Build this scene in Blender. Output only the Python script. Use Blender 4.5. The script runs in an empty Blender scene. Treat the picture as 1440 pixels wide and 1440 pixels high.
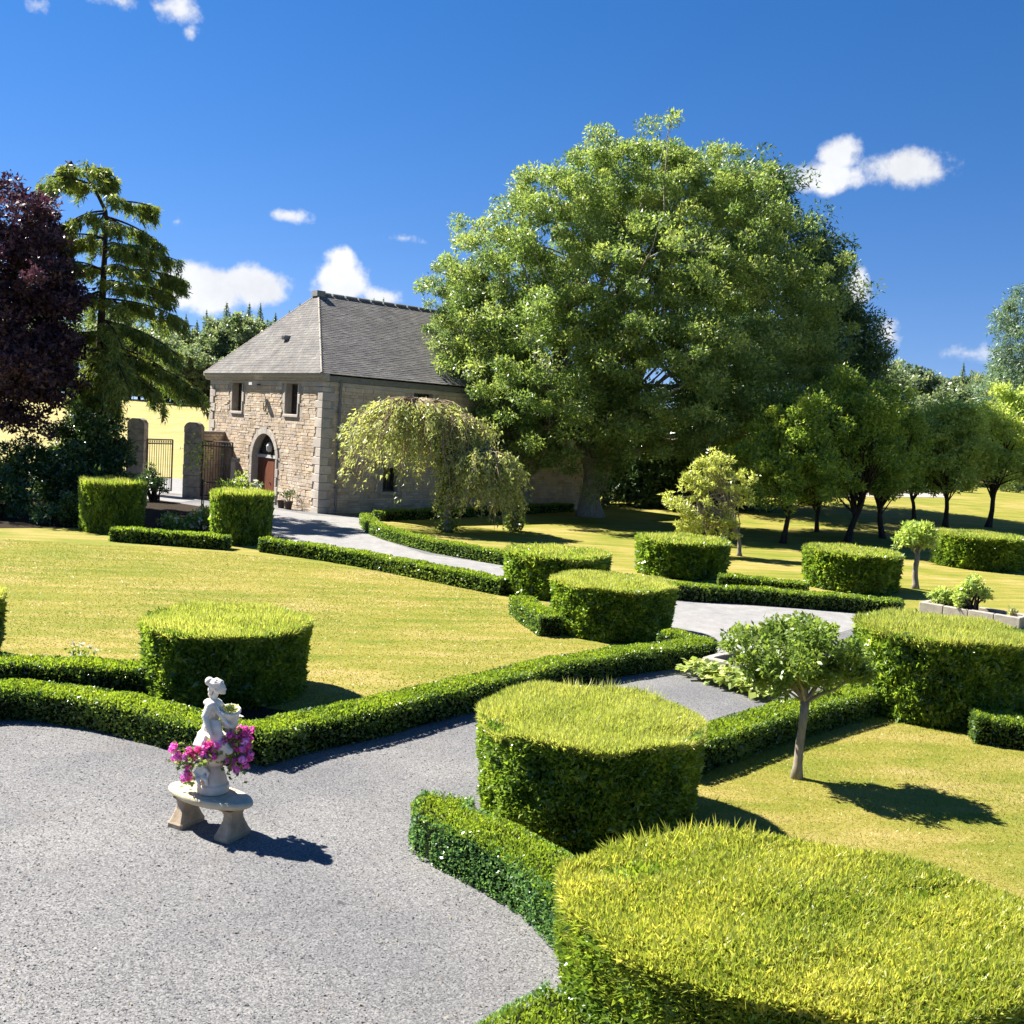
import bpy, bmesh, math, random
import numpy as np
from mathutils import Vector, Matrix

random.seed(7)
rng = np.random.default_rng(7)
rad = math.radians
scene = bpy.context.scene
COL = scene.collection

# ------------------------------------------------------------------ camera
CAM_H = 4.6; PITCH = rad(4.68); ROLL = rad(3.5); FPX = 1440.0
_f = np.array([0, math.cos(PITCH), -math.sin(PITCH)])
_u0 = np.array([0, math.sin(PITCH), math.cos(PITCH)])
_r0 = np.array([1.0, 0, 0])
_r = _r0 * math.cos(ROLL) + _u0 * math.sin(ROLL)
_u = _u0 * math.cos(ROLL) - _r0 * math.sin(ROLL)
cd = bpy.data.cameras.new('camera'); cam = bpy.data.objects.new('camera', cd); COL.objects.link(cam)
M = Matrix.Identity(4)
for i in range(3):
    M[i][0] = _r[i]; M[i][1] = _u[i]; M[i][2] = -_f[i]
M[2][3] = CAM_H
cam.matrix_world = M
cd.sensor_width = 36; cd.lens = 36 * FPX / 1440; cd.clip_end = 3000; cd.clip_start = 0.1
scene.camera = cam
EYE = np.array([0, 0, CAM_H])

def ray(px, py):
    return _f + _r * ((px - 720) / FPX) - _u * ((py - 720) / FPX)

# ------------------------------------------------------------------ world, sun, exposure
SUN_AZ = math.atan2(-0.905, 0.425); SUN_EL = rad(47)
world = bpy.data.worlds.new('World'); scene.world = world; world.use_nodes = True
nt = world.node_tree; nt.nodes.clear()
def N(t, tree=None, **kw):
    n = (tree or nt).nodes.new(t)
    for k, v in kw.items(): setattr(n, k, v)
    return n
def L(a, b, tree=None): (tree or nt).links.new(a, b)
wout = N('ShaderNodeOutputWorld'); wbg = N('ShaderNodeBackground')
sky = N('ShaderNodeTexSky', sky_type='NISHITA'); sky.sun_disc = False
sky.sun_elevation = SUN_EL; sky.sun_rotation = SUN_AZ % (2 * math.pi)
sky.altitude = 0; sky.air_density = 1.0; sky.dust_density = 0.0; sky.ozone_density = 3.0
hs = N('ShaderNodeHueSaturation'); hs.inputs['Saturation'].default_value = 1.35; hs.inputs['Value'].default_value = 1.0
tc = N('ShaderNodeTexCoord')
lift = N('ShaderNodeVectorMath', operation='ADD'); lift.inputs[1].default_value = (0, 0, .085); L(tc.outputs['Generated'], lift.inputs[0])
nrm_ = N('ShaderNodeVectorMath', operation='NORMALIZE'); L(lift.outputs[0], nrm_.inputs[0]); L(nrm_.outputs[0], sky.inputs[0])
L(sky.outputs[0], hs.inputs['Color'])
warp = N('ShaderNodeTexNoise'); warp.inputs['Scale'].default_value = 11; warp.inputs['Detail'].default_value = 6; warp.inputs['Roughness'].default_value = .62
L(tc.outputs['Generated'], warp.inputs['Vector'])
fine = N('ShaderNodeTexNoise'); fine.inputs['Scale'].default_value = 38; fine.inputs['Detail'].default_value = 7; fine.inputs['Roughness'].default_value = .62
L(tc.outputs['Generated'], fine.inputs['Vector'])
CLOUDS = [(60,6,26,16,.5),(165,0,48,18,.75),(245,10,42,26,.8),(270,46,16,12,.45),
          (296,408,76,46,1.7),(352,404,70,40,1.7),(270,392,34,30,1.4),(405,303,36,13,.9),(568,335,30,10,.55),(250,312,12,10,.45),
          (480,400,48,44,1.5),(482,376,26,30,1.3),(535,418,38,18,1.0),(1160,248,74,28,1.5),(1180,220,40,32,1.4),(1274,234,80,34,1.5),
          (1204,412,26,40,1.5),(1250,470,26,40,1.0),(1360,496,60,18,.7),
          (-260,330,90,40,3),(1850,360,110,40,3),(-520,60,120,50,3),(2050,60,130,50,3),(700,-600,180,70,3)]
CLOUDS += [(-1100, 200, 150, 60, 3), (-1700, -200, 220, 90, 3), (2700, 250, 160, 60, 3), (3300, -100, 240, 100, 3), (-300, -1200, 260, 120, 3), (1500, -1200, 280, 130, 3), (400, -2100, 420, 200, 3), (2000, -2500, 600, 260, 3)]  # clouds out of view, added to raise the fill with neutral light
prev = None
for (cx, cy, rx, ry, k) in CLOUDS:
    c = ray(cx, cy); s = np.linalg.norm(c); c = c / s
    r = np.cross(c, [0, 0, 1]); r /= np.linalg.norm(r); u = np.cross(r, c)
    ax = rx / FPX / s; ay = ry / FPX / s
    d1 = N('ShaderNodeVectorMath', operation='DOT_PRODUCT'); d1.inputs[1].default_value = tuple(r / ax)
    d2 = N('ShaderNodeVectorMath', operation='DOT_PRODUCT'); d2.inputs[1].default_value = tuple(u / ay)
    d3 = N('ShaderNodeVectorMath', operation='DOT_PRODUCT'); d3.inputs[1].default_value = tuple(c)
    for d in (d1, d2, d3): L(tc.outputs['Generated'], d.inputs[0])
    cb = N('ShaderNodeCombineXYZ'); L(d1.outputs['Value'], cb.inputs[0]); L(d2.outputs['Value'], cb.inputs[1])
    le = N('ShaderNodeVectorMath', operation='LENGTH'); L(cb.outputs[0], le.inputs[0])
    m1 = N('ShaderNodeMath', operation='MULTIPLY_ADD'); L(le.outputs['Value'], m1.inputs[0]); m1.inputs[1].default_value = -k; m1.inputs[2].default_value = k
    g = N('ShaderNodeMath', operation='GREATER_THAN'); L(d3.outputs['Value'], g.inputs[0]); g.inputs[1].default_value = .3
    gg = N('ShaderNodeMath', operation='MULTIPLY_ADD'); L(g.outputs[0], gg.inputs[0]); gg.inputs[1].default_value = 6; gg.inputs[2].default_value = -6
    m2 = N('ShaderNodeMath', operation='ADD'); L(m1.outputs[0], m2.inputs[0]); L(gg.outputs[0], m2.inputs[1])
    m3 = N('ShaderNodeMath', operation='MAXIMUM'); L(m2.outputs[0], m3.inputs[0])
    if prev is None: m3.inputs[1].default_value = -1.5
    else: L(prev, m3.inputs[1])
    prev = m3.outputs[0]
nz = N('ShaderNodeMath', operation='MULTIPLY_ADD'); L(warp.outputs[0], nz.inputs[0]); nz.inputs[1].default_value = 1.7; nz.inputs[2].default_value = -.85
nf = N('ShaderNodeMath', operation='MULTIPLY_ADD'); L(fine.outputs[0], nf.inputs[0]); nf.inputs[1].default_value = 1.7; nf.inputs[2].default_value = -.85
ns = N('ShaderNodeMath', operation='ADD'); L(nz.outputs[0], ns.inputs[0]); L(nf.outputs[0], ns.inputs[1])
fs = N('ShaderNodeMath', operation='ADD'); L(prev, fs.inputs[0]); L(ns.outputs[0], fs.inputs[1])
mr = N('ShaderNodeMapRange', interpolation_type='SMOOTHSTEP'); L(fs.outputs[0], mr.inputs[0])
mr.inputs[1].default_value = .12; mr.inputs[2].default_value = .85; mr.inputs[4].default_value = .93
cr = N('ShaderNodeMapRange'); L(warp.outputs[0], cr.inputs[0]); cr.inputs[1].default_value = .3; cr.inputs[2].default_value = .7; cr.inputs[3].default_value = 4.0; cr.inputs[4].default_value = 5.4
cc = N('ShaderNodeCombineXYZ')
for i, kf in enumerate((.97, .98, 1.0)):
    q = N('ShaderNodeMath', operation='MULTIPLY'); L(cr.outputs[0], q.inputs[0]); q.inputs[1].default_value = kf; L(q.outputs[0], cc.inputs[i])
mx = N('ShaderNodeMix', data_type='RGBA'); skc = N('ShaderNodeMix', data_type='RGBA', blend_type='MULTIPLY'); skc.inputs['Factor'].default_value = 1.0; L(hs.outputs[0], skc.inputs['A']); skc.inputs['B'].default_value = (.74, .585, .665, 1)
L(mr.outputs[0], mx.inputs['Factor']); L(skc.outputs['Result'], mx.inputs['A']); L(cc.outputs[0], mx.inputs['B'])
L(mx.outputs['Result'], wbg.inputs['Color']); wbg.inputs['Strength'].default_value = 0.062
L(wbg.outputs[0], wout.inputs[0])

sl = bpy.data.lights.new('sun', 'SUN'); sl.energy = 4.8; sl.angle = rad(.53); sl.color = (1, .955, .87)
so = bpy.data.objects.new('sun', sl); COL.objects.link(so)
SUN_DIR = Vector((math.cos(SUN_EL) * math.sin(SUN_AZ), math.cos(SUN_EL) * math.cos(SUN_AZ), math.sin(SUN_EL)))
so.rotation_euler = SUN_DIR.to_track_quat('Z', 'Y').to_euler(); so.location = (-40, 30, 60)
scene.view_settings.view_transform = 'Standard'; scene.view_settings.look = 'None'
scene.view_settings.exposure = 1.8; scene.view_settings.gamma = 1.0; scene.view_settings.use_curve_mapping = False
scene.render.engine = 'CYCLES'
scene.cycles.max_bounces = 9; scene.cycles.diffuse_bounces = 6; scene.cycles.transmission_bounces = 8; scene.cycles.transparent_max_bounces = 8; scene.cycles.use_denoising = True

# ------------------------------------------------------------------ terrain
def sst(t):
    t = np.clip(t, 0, 1); return t * t * (3 - 2 * t)
def zt(x, y):
    x = np.asarray(x, float); y = np.asarray(y, float)
    zl = 5.6 * sst((y - 66) / 115)
    zr = 1.5 * sst((y - 52) / 32) + 3.2 * sst((y - 84) / 100)
    w = sst((x - 4) / 14)
    return zl * (1 - w) + zr * w
def at(px, py, h=0.0):
    """the point of the ground (raised by h) that lies on a sight line"""
    d = ray(px, py); t = (CAM_H - h) / -d[2] if d[2] < 0 else 80
    for _ in range(40):
        p = EYE + d * t
        t -= (p[2] - h - float(zt(p[0], p[1]))) / min(d[2], -.02) * .7
        t = max(1, min(t, 250))
    p = EYE + d * t
    return float(p[0]), float(p[1])
def atY(px, py, Y):
    d = ray(px, py); p = EYE + d * (Y / d[1]); return p

# ------------------------------------------------------------------ materials
def mat(name):
    m = bpy.data.materials.new(name); m.use_nodes = True; m.node_tree.nodes.clear()
    o = N('ShaderNodeOutputMaterial', m.node_tree); return m, m.node_tree, o
def ramp(t, stops):
    r = N('ShaderNodeValToRGB', t); e = r.color_ramp.elements
    e[0].position, e[0].color = stops[0][0], (*stops[0][1], 1); e[1].position, e[1].color = stops[-1][0], (*stops[-1][1], 1)
    for p, c in stops[1:-1]:
        q = e.new(p); q.color = (*c, 1)
    return r
def noise(t, scale, detail=4, vec=None, rough=.55, dist=0):
    n = N('ShaderNodeTexNoise', t); n.inputs['Scale'].default_value = scale; n.inputs['Detail'].default_value = detail
    n.inputs['Roughness'].default_value = rough; n.inputs['Distortion'].default_value = dist
    if vec is not None: L(vec, n.inputs['Vector'], t)
    return n
def mixc(t, f, a, b, mode='MIX'):
    m = N('ShaderNodeMix', t, data_type='RGBA', blend_type=mode)
    for s, v in (('Factor', f), ('A', a), ('B', b)):
        if isinstance(v, (int, float)): m.inputs[s].default_value = v
        elif isinstance(v, tuple): m.inputs[s].default_value = (*v, 1)
        else: L(v, m.inputs[s], t)
    return m.outputs['Result']
def bump(t, h, s, dist):
    b = N('ShaderNodeBump', t); b.inputs['Strength'].default_value = s; b.inputs['Distance'].default_value = dist
    L(h, b.inputs['Height'], t); return b.outputs[0]
def objco(t): return N('ShaderNodeTexCoord', t).outputs['Object']
def princ(t, o, col, rough=.7, spec=.3, nrm=None):
    p = N('ShaderNodeBsdfPrincipled', t)
    if isinstance(col, tuple): p.inputs['Base Color'].default_value = (*col, 1)
    else: L(col, p.inputs['Base Color'], t)
    if isinstance(rough, float): p.inputs['Roughness'].default_value = rough
    else: L(rough, p.inputs['Roughness'], t)
    p.inputs['Specular IOR Level'].default_value = spec
    if nrm is not None: L(nrm, p.inputs['Normal'], t)
    if o is not None: L(p.outputs[0], o.inputs[0], t)
    return p
def leafmat(name, stops, trans=.42, rough=.40, spec=.5, tboost=(1.3, 1.3, .75), gain=1.0):
    m, t, o = mat(name); stops = [(q, tuple(min(v * gain, .9) for v in c)) for q, c in stops]
    a = N('ShaderNodeAttribute', t, attribute_name='tint')
    r = ramp(t, stops); L(a.outputs['Fac'], r.inputs[0], t)
    p = princ(t, None, r.outputs[0], rough, spec)
    tr = N('ShaderNodeBsdfTranslucent', t)
    tb = mixc(t, 1.0, r.outputs[0], tboost, 'MULTIPLY'); L(tb, tr.inputs[0], t)
    mxs = N('ShaderNodeMixShader', t); mxs.inputs[0].default_value = trans
    L(p.outputs[0], mxs.inputs[1], t); L(tr.outputs[0], mxs.inputs[2], t); L(mxs.outputs[0], o.inputs[0], t)
    return m
def plain(name, c1, c2, scale=6, rough=.75, spec=.25, bs=.3, bd=.01, detail=5, stretch=None):
    m, t, o = mat(name); v = objco(t)
    if stretch:
        mp = N('ShaderNodeMapping', t); mp.inputs['Scale'].default_value = stretch; L(v, mp.inputs[0], t); v = mp.outputs[0]
    n = noise(t, scale, detail, v); r = ramp(t, [(.3, c1), (.7, c2)]); L(n.outputs[0], r.inputs[0], t)
    n2 = noise(t, scale * 6, 3, v)
    princ(t, o, r.outputs[0], rough, spec, bump(t, n2.outputs[0], bs, bd)); return m

M_ = {}
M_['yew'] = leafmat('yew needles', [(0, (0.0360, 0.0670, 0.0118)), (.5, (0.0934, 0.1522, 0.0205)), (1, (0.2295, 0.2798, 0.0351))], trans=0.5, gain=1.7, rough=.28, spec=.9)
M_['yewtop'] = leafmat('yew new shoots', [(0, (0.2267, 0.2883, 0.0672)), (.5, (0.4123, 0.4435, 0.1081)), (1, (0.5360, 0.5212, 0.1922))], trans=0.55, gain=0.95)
M_['yewtopnear'] = leafmat('yew shoots, half ripe', [(0, (0.1516, 0.2240, 0.0275)), (.5, (0.3942, 0.4201, 0.0765)), (1, (0.7126, 0.6301, 0.1682))], trans=.5)
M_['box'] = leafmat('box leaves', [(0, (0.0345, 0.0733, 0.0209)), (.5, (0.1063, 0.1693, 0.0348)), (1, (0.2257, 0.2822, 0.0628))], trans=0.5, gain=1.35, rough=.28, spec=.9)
M_['boxtop'] = leafmat('box top leaves', [(0, (.13, .21, .022)), (.5, (.24, .34, .034)), (1, (.36, .42, .05))], trans=0.55, gain=0.9)  # paler leaf colours, used on the hedge tops
M_['boxblue'] = leafmat('box bluish leaves', [(0, (0.0414, 0.0966, 0.0344)), (.5, (0.1034, 0.1932, 0.0690)), (1, (0.2070, 0.3036, 0.1104))], trans=0.5, gain=1.5, rough=.28, spec=.9)
M_['core'] = plain('dark shaded core', (.006, .010, .004), (.014, .016, .007), 30, .95, .05)  # near-black on purpose: shade among the inner growth is put into the colour
M_['lime'] = leafmat('lime tree leaves', [(0, (0.0316, 0.0558, 0.0180)), (.5, (0.0699, 0.1015, 0.0287)), (1, (0.1409, 0.1574, 0.0504))], trans=0.52, gain=2.7)
M_['pale'] = leafmat('feathery pale leaves', [(0, (0.0498, 0.0787, 0.0342)), (.5, (0.0994, 0.1363, 0.0570)), (1, (0.1690, 0.1993, 0.0926))], trans=0.5, gain=2.0)
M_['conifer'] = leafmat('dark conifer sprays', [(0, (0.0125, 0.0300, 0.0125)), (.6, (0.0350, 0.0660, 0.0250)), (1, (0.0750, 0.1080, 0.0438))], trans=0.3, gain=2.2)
M_['maple'] = leafmat('small tree leaves', [(0, (0.0353, 0.0639, 0.0146)), (.5, (0.0780, 0.1161, 0.0190)), (1, (0.1701, 0.1801, 0.0292))], trans=0.55, gain=2.7)
M_['brightleaf'] = leafmat('light green leaves', [(0, (0.1071, 0.1520, 0.0415)), (.5, (0.1913, 0.2417, 0.0662)), (1, (0.3060, 0.3247, 0.1039))], trans=0.52, gain=2.0)
M_['standard'] = leafmat('lollipop tree leaves', [(0, (0.0480, 0.0880, 0.0191)), (.5, (0.1200, 0.1759, 0.0340)), (1, (0.2112, 0.2541, 0.0585))], rough=.35, trans=0.5, gain=1.5)
M_['purple'] = leafmat('copper leaves', [(0, (0.0152, 0.0095, 0.0152)), (.6, (0.0426, 0.0228, 0.0342)), (1, (0.0988, 0.0570, 0.0684))], rough=.45, spec=.3, tboost=(1.2, .7, .8), trans=0.25, gain=1.5)
M_['cedar'] = leafmat('cedar needles', [(0, (0.0294, 0.0501, 0.0146)), (.5, (0.0734, 0.1007, 0.0194)), (1, (0.1760, 0.1734, 0.0365))], trans=0.45, gain=2.3)
M_['bluecedar'] = leafmat('blue cedar needles', [(0, (.03, .055, .035)), (.5, (.07, .11, .07)), (1, (.12, .165, .11))], trans=0.35, gain=2.0)
M_['shrub'] = leafmat('dark glossy shrub leaves', [(0, (0.0136, 0.0306, 0.0128)), (.6, (0.0340, 0.0714, 0.0224)), (1, (0.0850, 0.1360, 0.0400))], rough=.3, spec=.5, trans=0.25, gain=1.6)
M_['weep'] = leafmat('weeping tree leaves', [(0, (0.1131, 0.1566, 0.0583)), (.5, (0.2585, 0.2817, 0.1050)), (1, (0.4200, 0.3911, 0.1866))], trans=0.5, gain=1.5)
M_['yellow'] = leafmat('golden leaves', [(0, (0.1656, 0.1984, 0.0634)), (.5, (0.3091, 0.3306, 0.0951)), (1, (0.4416, 0.4496, 0.1479))], trans=0.5, gain=1.5)
M_['ivy'] = leafmat('ivy leaves', [(0, (.05, .09, .02)), (.5, (.11, .16, .03)), (1, (.2, .24, .05))], trans=.35, gain=1.3)
M_['forest'] = leafmat('wood leaves', [(0, (0.0263, 0.0449, 0.0270)), (.5, (0.0600, 0.0785, 0.0438)), (1, (0.1049, 0.1159, 0.0676))], trans=0.45, gain=3.0)
M_['forestdark'] = leafmat('wood spruce needles', [(0, (0.0228, 0.0416, 0.0248)), (.5, (0.0517, 0.0792, 0.0413)), (1, (0.0880, 0.1139, 0.0550))], trans=0.3, gain=2.8)
M_['hosta'] = leafmat('broad pale leaves', [(0, (0.1400, 0.2025, 0.0450)), (.5, (0.2800, 0.3375, 0.0900)), (1, (0.4620, 0.4860, 0.1950))], trans=0.4, gain=1.25)
M_['pink'] = leafmat('pink petals', [(0, (0.6350, 0.0621, 0.1966)), (.5, (0.9979, 0.1552, 0.5443)), (1, (1.1794, 0.4657, 0.8467))], rough=.6, spec=.2, tboost=(1, .8, 1), trans=0.35, gain=1.1)
M_['white'] = leafmat('white petals', [(0, (.6, .55, .42)), (1, (.85, .82, .72))], tboost=(1, 1, .9), trans=0.35, gain=1.0)
M_['dryleaf'] = leafmat('dry leaves', [(0, (.12, .08, .04)), (.5, (.22, .16, .08)), (1, (.30, .26, .12))], trans=.2)
M_['grassblade'] = leafmat('grass blades', [(0, (0.1229, 0.1596, 0.0203)), (.5, (0.2457, 0.2394, 0.0405)), (1, (0.4177, 0.3306, 0.1013))], trans=.4, gain=1.15)
M_['bark'] = plain('grey bark', (.20, .175, .14), (.42, .37, .31), 5, .9, .1, .8, .03, stretch=(3, 3, .7))
M_['darkbark'] = plain('dark bark', (.025, .02, .016), (.07, .055, .045), 5, .9, .1, .8, .03, stretch=(3, 3, .7))
M_['palebark'] = plain('pale bark', (0.192, 0.160, 0.120), (0.336, 0.296, 0.232), 9, .85, .15, .6, .01, stretch=(3, 3, .6))
M_['twig'] = plain('bare tan twigs', (0.234, 0.162, 0.099), (0.378, 0.288, 0.198), 8, .8, .15)
M_['statue'] = plain('white cast stone', (.54, .49, .42), (.82, .77, .69), 9, .8, .2, .4, .005, detail=8)
M_['terracast'] = plain('blushed cast stone', (0.557, 0.418, 0.313), (0.766, 0.673, 0.568), 5, .8, .2, .3, .004)
M_['benchstone'] = plain('weathered bench stone', (0.450, 0.370, 0.237), (0.652, 0.575, 0.405), 7, .85, .2, .5, .006)
M_['benchleg'] = plain('weathered bench legs', (0.259, 0.208, 0.140), (0.475, 0.364, 0.250), 9, .85, .2, .6, .008)
M_['iron'] = plain('old iron', (.03, .028, .026), (.075, .065, .055), 20, .6, .4)
M_['post'] = plain('grey gate stone', (.15, .135, .115), (.29, .265, .23), 4, .9, .15, .8, .02)
M_['kerb'] = plain('pale kerb stone', (0.270, 0.241, 0.194), (0.397, 0.361, 0.304), 6, .85, .2, .6, .01)
M_['soil'] = plain('dry soil', (0.080, 0.052, 0.036), (0.240, 0.160, 0.120), 10, .95, .05, 1.0, .04)
M_['mulch'] = plain('dark mulch', (.022, .017, .012), (.06, .045, .03), 12, .95, .05, 1.0, .04)
M_['cream'] = plain('white paint', (0.465, 0.450, 0.420), (0.555, 0.540, 0.510), 8, .6, .3)
M_['door'] = plain('brown door paint', (.135, .045, .024), (.21, .075, .04), 3, .5, .35, .4, .004, stretch=(6, 6, .5))
M_['winframe'] = plain('dark window paint', (.035, .022, .016), (.06, .04, .03), 5, .5, .4)
M_['pipe'] = plain('grey pipe', (.13, .13, .13), (.2, .2, .19), 6, .6, .3)
M_['lead'] = plain('lead flashing', (0.156, 0.156, 0.162), (0.252, 0.252, 0.252), 6, .6, .3)
M_['inside'] = plain('room plaster', (.03, .028, .025), (.05, .045, .04), 3, .9, .1)

def glassmat():
    m, t, o = mat('window glass')
    p = princ(t, o, (.02, .024, .028), .06, .6); return m
M_['glass'] = glassmat()

def stonemat(name, stops, bs=.7):
    m, t, o = mat(name); v = objco(t)
    a = N('ShaderNodeAttribute', t, attribute_name='tint'); oi = N('ShaderNodeObjectInfo', t)
    g = N('ShaderNodeNewGeometry', t).outputs['Position']
    ad = N('ShaderNodeMath', t, operation='ADD'); L(a.outputs['Fac'], ad.inputs[0], t); L(oi.outputs['Random'], ad.inputs[1], t)
    fr = N('ShaderNodeMath', t, operation='FRACT'); L(ad.outputs[0], fr.inputs[0], t)
    r = ramp(t, stops); L(fr.outputs[0], r.inputs[0], t)
    n1 = noise(t, 1.1, 5, g); r1 = ramp(t, [(.3, (.72, .70, .68)), (.7, (1.12, 1.08, 1.02))]); L(n1.outputs[0], r1.inputs[0], t)
    c = mixc(t, 1.0, r.outputs[0], r1.outputs[0], 'MULTIPLY')
    n2 = noise(t, 22, 6, g); r2 = ramp(t, [(.35, (.78, .78, .76)), (.65, (1.1, 1.1, 1.1))]); L(n2.outputs[0], r2.inputs[0], t)
    c = mixc(t, .8, c, r2.outputs[0], 'MULTIPLY')
    princ(t, o, c, .9, .12, bump(t, n2.outputs[0], bs, .02)); return m
M_['wallstone'] = stonemat('buff rubble stone', [(0, (.47, .37, .275)), (.2, (.60, .49, .365)), (.4, (.53, .45, .385)), (.55, (.66, .57, .465)), (.7, (.50, .425, .36)), (.85, (.66, .51, .35)), (1, (.58, .50, .425))])
M_['quoin'] = stonemat('dressed grey stone', [(0, (.44, .40, .365)), (.5, (.52, .475, .43)), (1, (.48, .44, .405))], .4)
M_['mortar'] = plain('lime mortar', (.30, .26, .21), (.42, .365, .30), 9, .95, .05, .8, .01)
M_['slate'] = stonemat('roof slate', [(0, (.155, .151, .155)), (.3, (.185, .181, .185)), (.6, (.17, .162, .156)), (1, (.215, .21, .208))], .4)

def gravelmat(name, pale):
    m, t, o = mat(name); g = N('ShaderNodeNewGeometry', t).outputs['Position']
    v1 = N('ShaderNodeTexVoronoi', t); v1.inputs['Scale'].default_value = 74; L(g, v1.inputs['Vector'], t)
    v2 = N('ShaderNodeTexVoronoi', t); v2.inputs['Scale'].default_value = 90; L(g, v2.inputs['Vector'], t)
    bw = N('ShaderNodeSeparateColor', t); L(v1.outputs['Color'], bw.inputs[0], t)
    r = ramp(t, [(0, (.085, .085, .087)), (.35, (.125, .124, .126)), (.7, (.165, .163, .164)), (1, (.225, .22, .216))]); L(bw.outputs[0], r.inputs[0], t)
    n1 = noise(t, .35, 4, g); r1 = ramp(t, [(.35, (.80, .80, .82)), (.65, (1.18, 1.16, 1.12))]); L(n1.outputs[0], r1.inputs[0], t)
    c = mixc(t, 1.0, r.outputs[0], r1.outputs[0], 'MULTIPLY')
    n3 = noise(t, 1.3, 5, g); r3 = ramp(t, [(.60, (0, 0, 0)), (.76, (.28, .28, .28))]); L(n3.outputs[0], r3.inputs[0], t)
    c = mixc(t, r3.outputs[0], c, (.16, .13, .105))
    # the drive's gravel is mixed paler all over, with random tone
    if pale: c = mixc(t, .55, c, (.29, .282, .275)); n5 = noise(t, 2.2, 8, g, .75); r5 = ramp(t, [(.35, (.8, .8, .8)), (.65, (1.15, 1.14, 1.12))]); L(n5.outputs[0], r5.inputs[0], t); c = mixc(t, 1.0, c, r5.outputs[0], 'MULTIPLY')
    ad = N('ShaderNodeMath', t, operation='ADD'); L(v1.outputs['Distance'], ad.inputs[0], t); L(v2.outputs['Distance'], ad.inputs[1], t)
    princ(t, o, c, .9, .15, bump(t, ad.outputs[0], -.7 if not pale else -.4, .018)); return m
def pebblemat():
    m, t, o = mat('loose stones'); a = N('ShaderNodeAttribute', t, attribute_name='tint')
    r = ramp(t, [(0, (.095, .095, .097)), (.45, (.135, .134, .136)), (.85, (.18, .178, .175)), (1, (.25, .24, .225))]); L(a.outputs['Fac'], r.inputs[0], t); princ(t, o, r.outputs[0], .85, .2); return m
M_['pebble'] = pebblemat()
M_['gravel'] = gravelmat('grey gravel', False)
M_['drive'] = gravelmat('pale packed gravel', True)

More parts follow.
